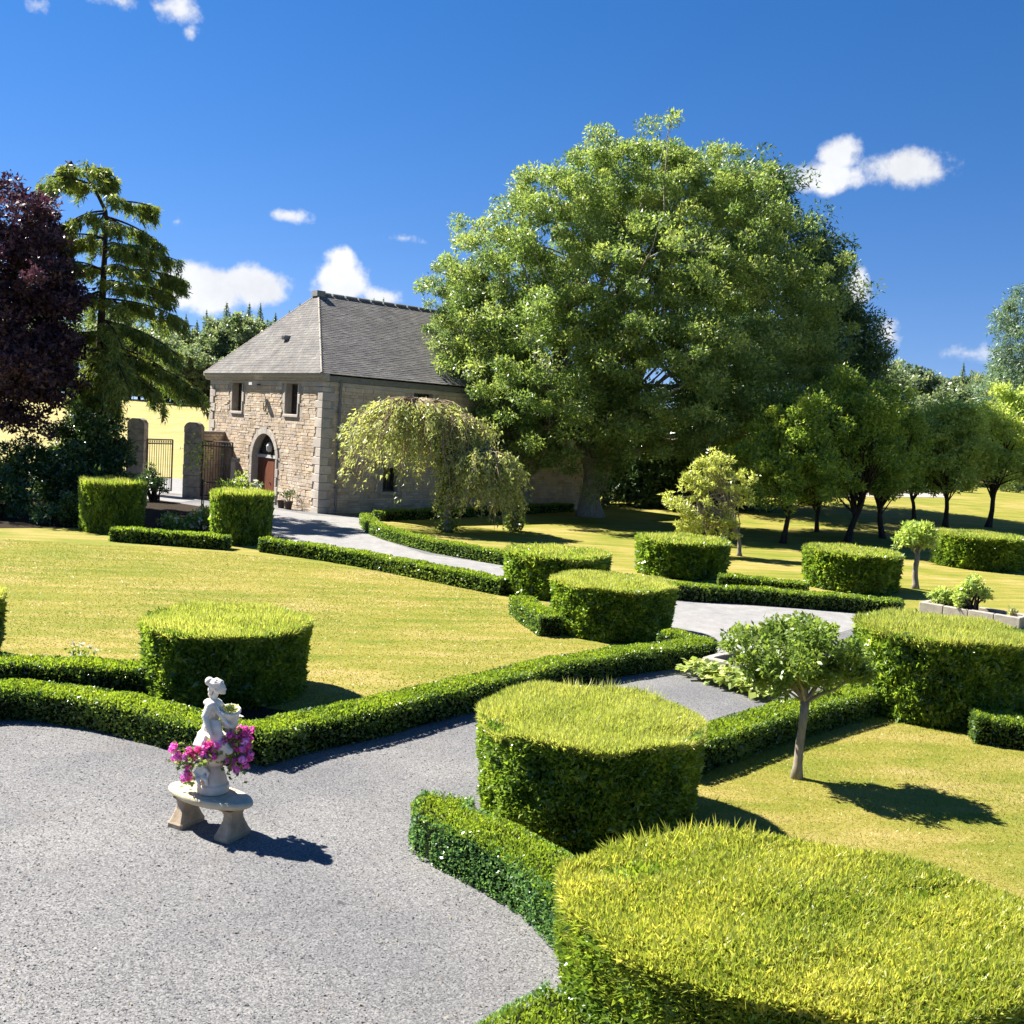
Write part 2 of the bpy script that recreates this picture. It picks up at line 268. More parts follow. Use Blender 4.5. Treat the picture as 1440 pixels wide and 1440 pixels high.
def groundmat():
    m, t, o = mat('mown grass'); g = N('ShaderNodeNewGeometry', t).outputs['Position']
    sp = N('ShaderNodeSeparateXYZ', t); L(g, sp.inputs[0], t)
    mp = N('ShaderNodeMapping', t); mp.inputs['Rotation'].default_value = (0, 0, rad(8)); mp.inputs['Scale'].default_value = (.30, 1.25, 1); L(g, mp.inputs[0], t)
    n1 = noise(t, .9, 6, mp.outputs[0], .6, .6); n2 = noise(t, .33, 4, g, .55, .4); mp3 = N('ShaderNodeMapping', t); mp3.inputs['Rotation'].default_value = (0, 0, rad(6)); mp3.inputs['Scale'].default_value = (.55, 1.6, 1); L(g, mp3.inputs[0], t); n3 = noise(t, 3.2, 8, mp3.outputs[0], .72, .5); mp4 = N('ShaderNodeMapping', t); mp4.inputs['Scale'].default_value = (.7, 1.5, 1); L(g, mp4.inputs[0], t); n4 = noise(t, 26, 5, mp4.outputs[0], .95)
    r = ramp(t, [(.32, (.105, .145, .018)), (.44, (.17, .182, .028)), (.53, (.232, .208, .046)), (.62, (.305, .245, .085)), (.71, (.37, .285, .14))]); 
    a = N('ShaderNodeMath', t, operation='MULTIPLY_ADD'); L(n1.outputs[0], a.inputs[0], t); a.inputs[1].default_value = .5
    b = N('ShaderNodeMath', t, operation='MULTIPLY_ADD'); L(n2.outputs[0], b.inputs[0], t); b.inputs[1].default_value = .4; b.inputs[2].default_value = .04
    L(b.outputs[0], a.inputs[2], t)
    e = N('ShaderNodeMath', t, operation='MULTIPLY_ADD'); L(n3.outputs[0], e.inputs[0], t); e.inputs[1].default_value = .30; e.inputs[2].default_value = -.15
    wv = N('ShaderNodeTexWave', t); wv.inputs['Scale'].default_value = .42; wv.inputs['Distortion'].default_value = 2.2; wv.inputs['Detail'].default_value = 3; wv.inputs['Detail Scale'].default_value = .6
    mw_ = N('ShaderNodeMapping', t); mw_.inputs['Rotation'].default_value = (0, 0, rad(74)); L(g, mw_.inputs[0], t); L(mw_.outputs[0], wv.inputs['Vector'], t)
    we = N('ShaderNodeMath', t, operation='MULTIPLY_ADD'); L(wv.outputs['Fac'], we.inputs[0], t); we.inputs[1].default_value = .055; L(e.outputs[0], we.inputs[2], t)
    s = N('ShaderNodeMath', t, operation='ADD'); L(a.outputs[0], s.inputs[0], t); L(we.outputs[0], s.inputs[1], t)
    L(s.outputs[0], r.inputs[0], t)
    hay = ramp(t, [(.36, (.22, .22, .06)), (.5, (.30, .26, .10)), (.64, (.36, .285, .15))]); L(s.outputs[0], hay.inputs[0], t)
    my = N('ShaderNodeMapRange', t, interpolation_type='SMOOTHSTEP'); L(sp.outputs[1], my.inputs[0], t); my.inputs[1].default_value = 58; my.inputs[2].default_value = 66
    mxx = N('ShaderNodeMapRange', t, interpolation_type='SMOOTHSTEP'); L(sp.outputs[0], mxx.inputs[0], t); mxx.inputs[1].default_value = 6; mxx.inputs[2].default_value = -4
    mm = N('ShaderNodeMath', t, operation='MULTIPLY'); L(my.outputs[0], mm.inputs[0], t); L(mxx.outputs[0], mm.inputs[1], t)
    c = mixc(t, mm.outputs[0], r.outputs[0], hay.outputs[0])
    rf = ramp(t, [(.34, (.50, .56, .48)), (.66, (1.45, 1.38, 1.3))]); L(n4.outputs[0], rf.inputs[0], t)
    c = mixc(t, 1.0, c, rf.outputs[0], 'MULTIPLY')
    hsum = N('ShaderNodeMath', t, operation='ADD'); L(n3.outputs[0], hsum.inputs[0], t); L(n4.outputs[0], hsum.inputs[1], t)
    princ(t, o, c, .85, .1, bump(t, hsum.outputs[0], .55, .03)); return m
M_['grass'] = groundmat()

# ------------------------------------------------------------------ mesh helpers
def tag(o, label=None, cat=None, group=None, kind=None):
    for k, v in (('label', label), ('category', cat), ('group', group), ('kind', kind)):
        if v: o[k] = v
    return o
def thing(name, label, cat, loc=(0, 0, 0), rz=0, group=None):
    o = bpy.data.objects.new(name, None); COL.objects.link(o); o.empty_display_size = .2
    o.location = loc; o.rotation_euler = (0, 0, rz); return tag(o, label, cat, group)
def link(name, me, m=None, parent=None, kind=None, loc=None):
    o = bpy.data.objects.new(name, me); COL.objects.link(o)
    if m is not None and not me.materials: me.materials.append(m)
    if parent is not None: o.parent = parent
    if loc is not None: o.location = loc
    if kind: o['kind'] = kind
    return o
def np_quads(name, V, tint=None, m=None):
    """V (n,k,3): n separate faces of k corners"""
    n, k = V.shape[:2]
    me = bpy.data.meshes.new(name)
    me.vertices.add(n * k); me.vertices.foreach_set('co', np.ascontiguousarray(V, np.float32).ravel())
    me.loops.add(n * k); me.loops.foreach_set('vertex_index', np.arange(n * k, dtype=np.int32))
    me.polygons.add(n); me.polygons.foreach_set('loop_start', np.arange(0, n * k, k, dtype=np.int32))
    if tint is not None:
        a = me.attributes.new('tint', 'FLOAT', 'FACE'); a.data.foreach_set('value', np.clip(tint, 0, 1).astype(np.float32))
    me.update(calc_edges=True)
    if m is not None: me.materials.append(m)
    return me
def unit(v):
    return v / np.maximum(np.linalg.norm(v, axis=-1, keepdims=True), 1e-9)
def leafV(P, D, Ln, W, Nn=None):
    """diamond leaves from P along D"""
    n = len(P); D = unit(D)
    if Nn is None: Nn = rng.normal(size=(n, 3))
    S = unit(np.cross(D, Nn)); Ln = np.broadcast_to(Ln, (n,))[:, None]; W = np.broadcast_to(W, (n,))[:, None]
    U = unit(np.cross(S, D))
    return np.stack([P, P + D * Ln * .5 + S * W * .5 + U * W * .1, P + D * Ln, P + D * Ln * .5 - S * W * .5 + U * W * .1], 1)

def leafT(P, D, Ln, W, Nn=None):
    """narrow three-cornered leaves, for crowns seen from afar and for shoots"""
    n = len(P); D = unit(D)
    if Nn is None: Nn = rng.normal(size=(n, 3))
    S = unit(np.cross(D, Nn)); Ln = np.broadcast_to(Ln, (n,))[:, None]; W = np.broadcast_to(W, (n,))[:, None]
    return np.stack([P - S * W * .5, P + S * W * .5, P + D * Ln], 1)

class MB:
    def __init__(s): s.v = []; s.f = []; s.t = []
    def add(s, v, f, tint=0.5):
        o = len(s.v); s.v += [tuple(map(float, q)) for q in v]; s.f += [tuple(i + o for i in q) for q in f]; s.t += [tint] * len(f); return s
    def box(s, lo, hi, tint=.5, jit=0):
        (a, b, c), (d, e, g) = lo, hi
        v = [(a, b, c), (d, b, c), (d, e, c), (a, e, c), (a, b, g), (d, b, g), (d, e, g), (a, e, g)]
        if jit: v = [tuple(q + random.uniform(-jit, jit) for q in p) for p in v]
        return s.add(v, [(3, 2, 1, 0), (4, 5, 6, 7), (0, 1, 5, 4), (1, 2, 6, 5), (2, 3, 7, 6), (3, 0, 4, 7)], tint)
    def tube(s, pts, rs, seg=7, caps=True, tint=.5):
        pts = [np.array(p, float) for p in pts]; n = len(pts)
        rs = [rs] * n if isinstance(rs, (int, float)) else list(rs)
        V = []; ref = np.array([.31, .93, .17])
        for i in range(n):
            t = pts[min(i + 1, n - 1)] - pts[max(i - 1, 0)]; t = t / max(np.linalg.norm(t), 1e-9)
            a = np.cross(t, ref); la = np.linalg.norm(a)
            if la < .1: a = np.cross(t, [1, 0, 0]); la = np.linalg.norm(a)
            a /= la; b = np.cross(t, a)
            for k in range(seg):
                q = 2 * math.pi * k / seg; V.append(pts[i] + rs[i] * (a * math.cos(q) + b * math.sin(q)))
        F = [(i * seg + k, i * seg + (k + 1) % seg, (i + 1) * seg + (k + 1) % seg, (i + 1) * seg + k) for i in range(n - 1) for k in range(seg)]
        if caps: F += [tuple(range(seg))[::-1], tuple((n - 1) * seg + k for k in range(seg))]
        return s.add(V, F, tint)
    def lathe(s, prof, seg=24, c=(0, 0, 0), sx=1, sy=1, wob=None):
        V = []; n = len(prof)
        for (r, z) in prof:
            for k in range(seg):
                q = 2 * math.pi * k / seg; w = wob(q, z) if wob else 1
                V.append((c[0] + r * w * math.cos(q) * sx, c[1] + r * w * math.sin(q) * sy, c[2] + z))
        F = [(i * seg + k, i * seg + (k + 1) % seg, (i + 1) * seg + (k + 1) % seg, (i + 1) * seg + k) for i in range(n - 1) for k in range(seg)]
        F += [tuple(range(seg))[::-1], tuple((n - 1) * seg + k for k in range(seg))]
        return s.add(V, F)
    def ell(s, c, r, R=None, seg=12, rings=8):
        V = []; 
        for i in range(rings + 1):
            a = math.pi * i / rings
            for k in range(seg):
                q = 2 * math.pi * k / seg
                p = np.array([r[0] * math.sin(a) * math.cos(q), r[1] * math.sin(a) * math.sin(q), -r[2] * math.cos(a)])
                if R is not None: p = R @ p
                V.append(p + np.array(c))
        F = [(i * seg + k, i * seg + (k + 1) % seg, (i + 1) * seg + (k + 1) % seg, (i + 1) * seg + k) for i in range(rings) for k in range(seg)]
        return s.add(V, F)
    def prism(s, poly, axis, lo, hi, tint=.5):
        """extrude a 2-D outline along an axis ('x','y','z')"""
        n = len(poly)
        def P(p, h): return {'x': (h, p[0], p[1]), 'y': (p[0], h, p[1]), 'z': (p[0], p[1], h)}[axis]
        V = [P(p, lo) for p in poly] + [P(p, hi) for p in poly]
        F = [tuple(range(n))[::-1], tuple(range(n, 2 * n))] + [(i, (i + 1) % n, n + (i + 1) % n, n + i) for i in range(n)]
        return s.add(V, F, tint)
    def mesh(s, name, m=None, smooth=False):
        me = bpy.data.meshes.new(name); me.from_pydata(s.v, [], s.f)
        a = me.attributes.new('tint', 'FLOAT', 'FACE'); a.data.foreach_set('value', np.array(s.t, np.float32))
        bm = bmesh.new(); bm.from_mesh(me); bmesh.ops.recalc_face_normals(bm, faces=bm.faces); bm.to_mesh(me); bm.free()
        if smooth: me.polygons.foreach_set('use_smooth', np.ones(len(me.polygons), bool))
        if m is not None: me.materials.append(m)
        return me
    def build(s, name, m, parent=None, kind=None, smooth=False, loc=None):
        return link(name, s.mesh(name, m, smooth), None, parent, kind, loc)

# ------------------------------------------------------------------ ground, gravel, lane
xs = np.concatenate([np.linspace(-900, -120, 9), np.linspace(-110, 110, 70), np.linspace(120, 900, 9)])
ys = np.concatenate([np.linspace(-60, 48, 20), np.linspace(51, 200, 60), np.linspace(220, 1400, 12)])
X, Y = np.meshgrid(xs, ys); Z = zt(X, Y)
gv = np.stack([X, Y, Z], -1).reshape(-1, 3); nx = len(xs)
gf = [(j * nx + i, j * nx + i + 1, (j + 1) * nx + i + 1, (j + 1) * nx + i) for j in range(len(ys) - 1) for i in range(nx - 1)]
me = bpy.data.meshes.new('ground'); me.from_pydata(gv.tolist(), [], gf); me.polygons.foreach_set('use_smooth', np.ones(len(me.polygons), bool))
link('ground', me, M_['grass'], None, 'structure')

def sheet(name, poly, z, m, kind='structure', cat=None, cell=None):
    bm = bmesh.new(); vs = [bm.verts.new((p[0], p[1], 0)) for p in poly]; bm.faces.new(vs)
    bmesh.ops.triangulate(bm, faces=bm.faces[:])
    if cell:
        for _ in range(5):
            es = [e for e in bm.edges if e.calc_length() > cell]
            if not es: break
            bmesh.ops.subdivide_edges(bm, edges=es, cuts=1); bmesh.ops.triangulate(bm, faces=bm.faces[:])
    for v in bm.verts: v.co.z = float(zt(v.co.x, v.co.y)) + z
    bmesh.ops.recalc_face_normals(bm, faces=bm.faces)
    me = bpy.data.meshes.new(name); bm.to_mesh(me); bm.free()
    if me.polygons and me.polygons[0].normal.z < 0: me.flip_normals()
    return link(name, me, m, None, kind)

HH = .46
def line(pts, h=HH): return [at(x, y, h) for x, y in pts]
h_front_left = line([(-140, 1004), (-60, 966), (0, 961), (69, 964), (139, 974), (208, 988), (278, 1006), (354, 1024)])
h_front_right = line([(354, 1024), (422, 1005), (500, 993), (600, 968), (680, 952), (763, 931), (874, 912), (994, 899)])
h_return = line([(994, 899), (938, 886)])
h_inner_left = line([(-150, 924), (-60, 923), (0, 924), (110, 929), (205, 934)])
h_lawn_drive = line([(733, 838), (752, 852), (776, 866)])
h_road_left = line([(372, 756), (480, 770), (600, 792), (712, 813)])
h_rose_bed = line([(160, 741), (230, 746), (320, 753)])
h_road_right = line([(516, 722), (519, 729), (536, 739), (605, 757), (657, 766), (711, 775)])
h_road_front = line([(900, 812), (957, 821), (1050, 825), (1160, 834), (1268, 843)])
h_back_short = line([(1012, 807), (1075, 813), (1136, 819)])
h_dark = line([(530, 718), (605, 716), (740, 710), (802, 708)])
h_right_lawn = line([(940, 1043), (992, 1028), (1079, 1000), (1183, 974), (1222, 963)])
h_right_end = line([(1370, 1000), (1420, 1006), (1500, 1020)])
h_right_far = line([(1410, 976), (1500, 990)])
h_near_a = line([(630, 1120), (613, 1137), (664, 1159), (734, 1190), (800, 1234), (860, 1290)])
h_near_b = line([(810, 1408), (745, 1448), (640, 1540), (560, 1680)])

gravel_poly = [(-30, -6)] + [(-26, h_front_left[0][1] + .5)] + h_front_left + h_front_right[1:] + [h_return[1]] + [(2.6, 24.5), (2.2, 29)] + h_road_left[::-1] + \
    [at(380, 735), at(330, 716), at(258, 712), at(225, 712), at(190, 700)] + [at(200, 676), at(262, 682), at(300, 692)] + [at(447, 721), at(505, 724)] + h_road_right + h_road_front + \
    [at(1290, 868), at(1432, 888), (14.5, 26), (19, 25.5), (19, 20.0), h_right_far[1], h_right_far[0], at(1320, 970)] + h_right_lawn[::-1] + [(1.1, 12.2)] + h_near_a[1:] + h_near_b + [(6, -6)]
sheet('gravel_forecourt', gravel_poly, .004, M_['gravel'])
drive_poly = [at(x, y) for x, y in [(300, 705), (380, 748), (480, 775), (600, 800), (720, 824), (800, 860), (945, 905), (1000, 935), (1060, 935), (1130, 905), (1215, 880), (1320, 905), (1432, 900), (1432, 889), (1290, 869), (1200, 862), (1060, 852), (945, 846), (860, 822), (715, 796), (600, 780), (530, 757), (505, 728), (447, 726), (385, 716), (340, 712)]]
sheet('drive', drive_poly, .008, M_['drive'])
lane = [at(190, 700), at(255, 707)] + [(-15.5, 60.5), (-15, 66), (-60, 69), (-60, 63), (-24, 61.5), (-20.5, 58)]
sheet('lane', lane, .012, M_['drive'], cell=3)
sheet('flower_bed', [at(-80, 745), at(0, 743), at(112, 742), at(190, 752), at(300, 765), at(372, 752), at(300, 715), at(200, 700), at(90, 690), at(-80, 700)], .006, M_['mulch'])
sheet('hedge_bed', [h_inner_left[0], h_inner_left[2], h_inner_left[4], (-3.2, 15.6), h_front_left[7], h_front_left[5], h_front_left[2], h_front_left[0]], .007, M_['mulch'])
sheet('bank_path', [at(990, 704), at(1330, 700), at(1330, 690), at(990, 694)], .02, M_['kerb'], cell=2)

# ------------------------------------------------------------------ yew drums
def drum_meshes(nm, rt, rb, h, n_side, n_top, Ls, Lt, seed, straggle=None, holes=0.0, topm='yewtop', wide=.26, lean=.55):
    g = np.random.default_rng(seed)
    ph = g.uniform(0, 6.28, 6)
    def und(th, z): return 1 + .014 * np.sin(3 * th + ph[0]) + .012 * np.sin(7 * th + ph[1] + 3 * z) + .010 * np.sin(13 * th + 7 * z + ph[2])
    th = g.uniform(0, 2 * np.pi, n_side); z = g.uniform(0.02, h - (.20 if topm == 'yewtopnear' else .035), n_side)
    depth = np.abs(g.normal(0, .06, n_side)) + .05 * np.clip(np.sin(11 * th + 5 * z + ph[3]) * np.sin(9 * z - 4 * th + ph[4]), 0, 1)
    r = (rb + (rt - rb) * z / h) * und(th, z) - depth - .05 * np.clip((z - (h - .09)) / .09, 0, 1) ** 2
    out = np.stack([np.cos(th), np.sin(th), 0 * th], 1)
    P = np.stack([r * np.cos(th), r * np.sin(th), z], 1)
    D = out * .8 + np.array([0, 0, .3]) + g.normal(0, .6, (n_side, 3))
    Ln = Ls * g.uniform(.6, 1.4, n_side) * np.where(g.uniform(size=n_side) < .1, 1.7, 1)
    patch = .5 + .18 * np.sin(5 * th + 4 * z + ph[3]) + .16 * np.sin(9 * th - 6 * z + ph[4])
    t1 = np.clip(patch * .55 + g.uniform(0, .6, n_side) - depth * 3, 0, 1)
    V1 = leafV(P - unit(D) * Ln[:, None] * .4, D, Ln, Ln * .40, out * .5 + np.array([0, 0, .5]) + g.normal(0, .7, (n_side, 3)))
    # the top: upright new shoots
    rr = rt * np.sqrt(g.uniform(0, 1.0, n_top)); rr[: n_top // 12] = rt * g.uniform(.96, 1.0, n_top // 12); th = g.uniform(0, 2 * np.pi, n_top)
    q = rr / rt
    zz = h + .025 * np.sin(4 * rr * np.cos(th) + ph[5]) + .02 * np.sin(5 * rr * np.sin(th) + ph[0]) - .03 * q ** 9 - np.abs(g.normal(0, .03, n_top))
    hole = np.sin(2.9 * rr * np.cos(th) + ph[2]) * np.sin(2.6 * rr * np.sin(th) + ph[4]) + .6 * np.sin(6.1 * rr * np.cos(th + 1) + ph[1]); zz = zz - holes * .07 * np.clip(hole - .5, 0, 1)
    zz = zz - (.05 * q ** 4 if topm == 'yewtopnear' else 0)
    r2 = rr * und(th, h + 0 * th)
    P = np.stack([r2 * np.cos(th), r2 * np.sin(th), zz], 1)
    out = np.stack([np.cos(th), np.sin(th), 0 * th], 1)
    D = np.array([0, 0, 1.]) + out * (.1 + .25 * q ** 6)[:, None] + g.normal(0, lean, (n_top, 3))
    Ln = Lt * g.uniform(.5, 1.35, n_top)
    if straggle:
        k = (np.abs((th - straggle[0] + np.pi) % (2 * np.pi) - np.pi) < straggle[1]) & (q > .86) & (g.uniform(size=n_top) < straggle[2]); Ln[k] *= g.uniform(1.6, 3.0, k.sum()); P[k, 2] += .03
    px, py = P[:, 0], P[:, 1]
    t2 = np.clip((.42 if topm == 'yewtopnear' else .5) + .12 * np.sin(2.3 * px + ph[1]) * np.sin(2.1 * py + ph[2]) + .08 * np.sin(5 * px - 3 * py + ph[3]) + g.normal(0, .2, n_top), 0, 1)
    V2 = leafT(P - np.array([0, 0, 1]) * Ln[:, None] * .35, D, Ln, np.minimum(Ln * wide, Lt * wide * 1.2))
    if topm == 'yewtopnear':
        m = 34000; th2 = g.uniform(0, 2 * np.pi, m); z2 = h - .10 - np.abs(g.normal(0, .24, m)); z2 = np.clip(z2, .1, h); r2 = (rb + (rt - rb) * z2 / h) * und(th2, z2) - np.abs(g.normal(0, .03, m)) - .05 * np.clip((z2 - h + .2) / .1, 0, 1) ** 2; o2 = np.stack([np.cos(th2), np.sin(th2), 0 * th2], 1)
        D2 = o2 * .7 + [0, 0, .55] + g.normal(0, .5, (m, 3)); L2 = Ls * 1.05 * g.uniform(.6, 1.4, m); P2 = np.stack([r2 * np.cos(th2), r2 * np.sin(th2), z2], 1)
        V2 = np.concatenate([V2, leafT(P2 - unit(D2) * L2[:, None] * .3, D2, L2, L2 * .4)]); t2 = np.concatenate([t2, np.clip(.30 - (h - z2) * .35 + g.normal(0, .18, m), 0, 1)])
    m = n_top // 2; th = g.uniform(0, 2 * np.pi, m); rr = rt * np.sqrt(g.uniform(0, .96, m)); P = np.stack([rr * np.cos(th), rr * np.sin(th), h - .10 - g.uniform(0, .10, m) - (.05 * (rr / rt) ** 4 if topm == 'yewtopnear' else 0)], 1)
    D = g.normal(0, .6, (m, 3)) + [0, 0, .5]; Ln = Ls * g.uniform(.7, 1.5, m); V1 = np.concatenate([V1, leafV(P, D, Ln, Ln * .4)]); t1 = np.concatenate([t1, g.uniform(.3, 1, m)])
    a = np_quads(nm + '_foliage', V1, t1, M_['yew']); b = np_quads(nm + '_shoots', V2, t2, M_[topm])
    c = MB().lathe([(rb - .12, 0), (rb - .11, .1), (rt - .15, h - .24), (rt - .28, h - .19), (.05, h - .18)], 40).mesh(nm + '_inner', M_['core'], True)  # solid core whose dark colour stands for the shaded interior
    return a, b, c
def topiary(label, meshes, x, y, rz=0, s=(1, 1, 1), straggle=None):
    t = thing('yew_topiary', label, 'topiary', (x, y, float(zt(x, y))), rz, 'clipped yew drums')
    t.scale = s
    link('foliage', meshes[0], None, t, 'stuff'); link('new_shoots', meshes[1], None, t, 'stuff'); link('shaded_core', meshes[2], None, t)
    return t
def drum_spot(cx, ty, h=1.22): return at(cx, ty, h)

near2 = drum_meshes('yew_mid', 1.36, 1.27, 1.24, 70000, 52000, .062, .085, 2, (1.25, .55, .08), .8, 'yewtop', .19)
near3 = drum_meshes('yew_big', 1.70, 1.62, 1.24, 88000, 100000, .062, .07, 3, (2.1, .45, .12), 1.2, 'yewtopnear', .36, .8)
midm = drum_meshes('yew_medium', 1.42, 1.34, 1.22, 42000, 26000, .09, .10, 4, None, .5, 'yewtop', .22)
farm = drum_meshes('yew_small', 1.5, 1.42, 1.22, 18000, 11000, .16, .15, 5)
x, y = drum_spot(830, 1004); topiary('shaggy yellow-topped yew drum between the gravel and the slim standard tree', near2, x, y, 0)
topiary('largest and nearest yew drum, cut by the lower right corner', near3, 2.38, 7.38, rad(-6), (1.09, .80, 1.0))
x, y = drum_spot(320, 868); topiary('yew drum on the lawn edge right behind the statue', midm, x, y, 2.0, (.945, .945, 1))
x, y = drum_spot(863, 815); topiary('yew drum at the lawn tip overlapping another drum behind its left side', midm, x, y, 4.0, (1.02, 1.02, 1.0))
x, y = 7.85, 18.2; topiary('broad yew drum right of the slim standard tree, by the drive', midm, x, y, 5.2, (1.05, 1.05, 1.27))
x, y = drum_spot(785, 775); topiary('yew drum by the drive half hidden behind the drum at the lawn tip', farm, x, y, 0, (.97, .97, 1.0))
x, y = drum_spot(960, 757); topiary('yew drum across the drive in front of the golden tree', farm, x, y, 1, (1.03, 1.03, 1.0))
x, y = drum_spot(1200, 775); topiary('yew drum across the drive left of the small pale-trunked standard', farm, x, y, 2, (1.02, 1.02, 1.03))
x, y = drum_spot(1377, 756); topiary('squat dark yew drum in tree shade on the far right lawn', farm, x, y, 3, (1.2, 1.2, 1.12))
x, y = -14.5, 37.0; topiary('yew drum at the left end of the rose bed below the dark shrub', farm, x, y, 4, (.74, .74, 1.48))
x, y = -9.5, 35.9; topiary('yew drum in front of the arched door of the stone house', farm, x, y, 5, (.70, .70, 1.45))
x, y = drum_spot(-124, 832); topiary('yew drum of which only a sliver shows on the left edge of the lawn', midm, x, y, 1)

# ------------------------------------------------------------------ box hedges
def resample(pts, step):
    pts = np.array(pts, float); seg = np.linalg.norm(np.diff(pts, axis=0), axis=1); s = np.concatenate([[0], np.cumsum(seg)])
    n = max(2, int(s[-1] / step) + 1); q = np.linspace(0, s[-1], n)
    return np.stack([np.interp(q, s, pts[:, k]) for k in range(pts.shape[1])], 1)
def chaikin(p, n=2):
    p = [np.array(q, float) for q in p]
    for _ in range(n):
        o = [p[0]]
        for a, b in zip(p[:-1], p[1:]): o += [a * .75 + b * .25, a * .25 + b * .75]
        p = o + [p[-1]]
    return p
def hedge(label, pts, dens, Ls, w=.62, h=HH, side='box', smooth=1, topm='boxtop'):
    p = resample(chaikin(pts, smooth) if smooth else pts, .12)
    c0 = p.mean(0); p = p - c0
    tg = unit(np.gradient(p, axis=0)); nr = np.stack([tg[:, 1], -tg[:, 0]], 1)
    n = len(p); length = .12 * (n - 1)
    ph = rng.uniform(0, 6.28, 5)
    t = thing('box_hedge', label, 'hedge', (c0[0], c0[1], float(zt(*c0))), 0, 'low clipped box hedges')
    def sample(cnt, where):
        i = rng.uniform(0, n - 1.001, cnt); k = i.astype(int); f = (i - k)[:, None]
        q = p[k] * (1 - f) + p[k + 1] * f; m = nr[k]; tt = tg[k]
        wob = .02 * np.sin(i * .35 + ph[0]) + .015 * np.sin(i * .9 + ph[1])
        z = np.zeros((cnt, 1))
        if where == 'top':
            a = rng.uniform(-1, 1, cnt); zz = h + wob - .05 * np.abs(a) ** 7 - np.abs(rng.normal(0, .015, cnt))
            P = np.concatenate([q + m * (a * w / 2)[:, None], zz[:, None]], 1)
            No = np.concatenate([m * (a ** 5 * .5)[:, None], z + 1], 1)
        else:
            sg = np.where(rng.uniform(size=cnt) < .5, -1, 1); zz = rng.uniform(.01, h, cnt)
            dd = np.abs(rng.normal(0, .03, cnt)) - .012 * np.sin(i * .6 + ph[2] + zz * 8) + .06 * np.clip((zz - h + .06) / .06, 0, 1) ** 2
            P = np.concatenate([q + m * (sg * (w / 2 - dd))[:, None], zz[:, None]], 1)
            No = np.concatenate([m * sg[:, None], z + .15], 1)
        return P, No
    ns = int(length * 2 * h * dens); ntp = int(length * w * dens * 1.1)
    P, No = sample(ns, 'side')
    for e, sg in ((0, -1), (-1, 1)):           # end faces
        ne = int(w * h * dens); a = rng.uniform(-1, 1, ne)
        P = np.concatenate([P, np.concatenate([p[e] + nr[e] * (a * w / 2)[:, None] + tg[e] * sg * .03 - tg[e] * sg * np.abs(rng.normal(0, .03, ne))[:, None], rng.uniform(.01, h, ne)[:, None]], 1)])
        No = np.concatenate([No, np.concatenate([np.tile(tg[e] * sg, (ne, 1)), np.full((ne, 1), .15)], 1)])
    D = unit(No) * .8 + rng.normal(0, .7, P.shape) + np.array([0, 0, .3]); Ln = Ls * rng.uniform(.6, 1.5, len(P))
    tn = np.clip(rng.uniform(0, .85, len(P)) + .15 * np.sin(P[:, 0] * 3 + P[:, 1] * 2), 0, 1)
    link('side_leaves', np_quads('box_side', leafV(P - unit(D) * Ln[:, None] * .5, D, Ln, Ln * .55), tn, M_[side]), None, t, 'stuff')
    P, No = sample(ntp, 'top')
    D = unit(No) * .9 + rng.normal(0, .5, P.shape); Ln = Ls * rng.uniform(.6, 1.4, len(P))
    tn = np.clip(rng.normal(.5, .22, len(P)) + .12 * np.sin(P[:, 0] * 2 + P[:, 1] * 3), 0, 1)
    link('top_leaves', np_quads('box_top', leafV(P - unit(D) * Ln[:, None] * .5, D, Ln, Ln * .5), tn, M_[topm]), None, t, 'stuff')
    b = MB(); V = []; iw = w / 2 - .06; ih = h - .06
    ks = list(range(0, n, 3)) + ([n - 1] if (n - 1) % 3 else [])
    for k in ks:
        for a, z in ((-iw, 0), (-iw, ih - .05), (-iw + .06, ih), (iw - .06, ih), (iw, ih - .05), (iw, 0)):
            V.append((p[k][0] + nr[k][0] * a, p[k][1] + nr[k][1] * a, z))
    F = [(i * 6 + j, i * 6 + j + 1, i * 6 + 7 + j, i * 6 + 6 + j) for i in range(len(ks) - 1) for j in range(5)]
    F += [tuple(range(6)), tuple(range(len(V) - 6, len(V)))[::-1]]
    b.add(V, F).build('shaded_core', M_['core'], t)  # solid filling, with the hedge's inner shade painted in
    return t
hedge('low box hedge running from the left edge to the point behind the statue', h_front_left, 1900, .048, smooth=1)
hedge('long low box hedge from behind the statue to the drive along the left lawn', h_front_right, 1700, .052, smooth=1)
hedge('short box hedge stub turning back from the drive to the lawn tip drum', h_return, 1300, .06, smooth=0)
hedge('low box hedge along the left lawn edge, left of the drum behind the statue', h_inner_left, 1300, .06)
hedge('short sunlit box hedge linking the two overlapping drums by the lawn', h_lawn_drive, 1000, .065)
hedge('straight box hedge between the left lawn and the narrow drive', h_road_left, 620, .085, w=.6, side='box')
hedge('low box hedge in front of the white roses, joining two drums', h_rose_bed, 560, .095)
hedge('box hedge curving from the house corner along the far side of the drive', h_road_right, 620, .085)
hedge('low box hedge along the far drive edge below two yew drums', h_road_front, 620, .085)
hedge('short box hedge between two drums across the drive, set back', h_back_short, 560, .09)
hedge('dark box hedge in deep shade beside the stone house', h_dark, 420, .10)
hedge('box hedge behind the slim standard tree on the right lawn', h_right_lawn, 1700, .052)
hedge('box hedge running off the right edge beside the broad drum', h_right_end, 1300, .06)
hedge('far box hedge glimpsed at the right edge behind another hedge', h_right_far, 1000, .065)
hedge('nearest bluish box hedge curving round the gravel between two big drums', h_near_a, 3200, .036, w=.66, h=.5, side='boxblue', smooth=1)
hedge('box hedge at the bottom edge left of the largest drum', h_near_b, 3200, .034, w=.66, h=.5, side='boxblue')
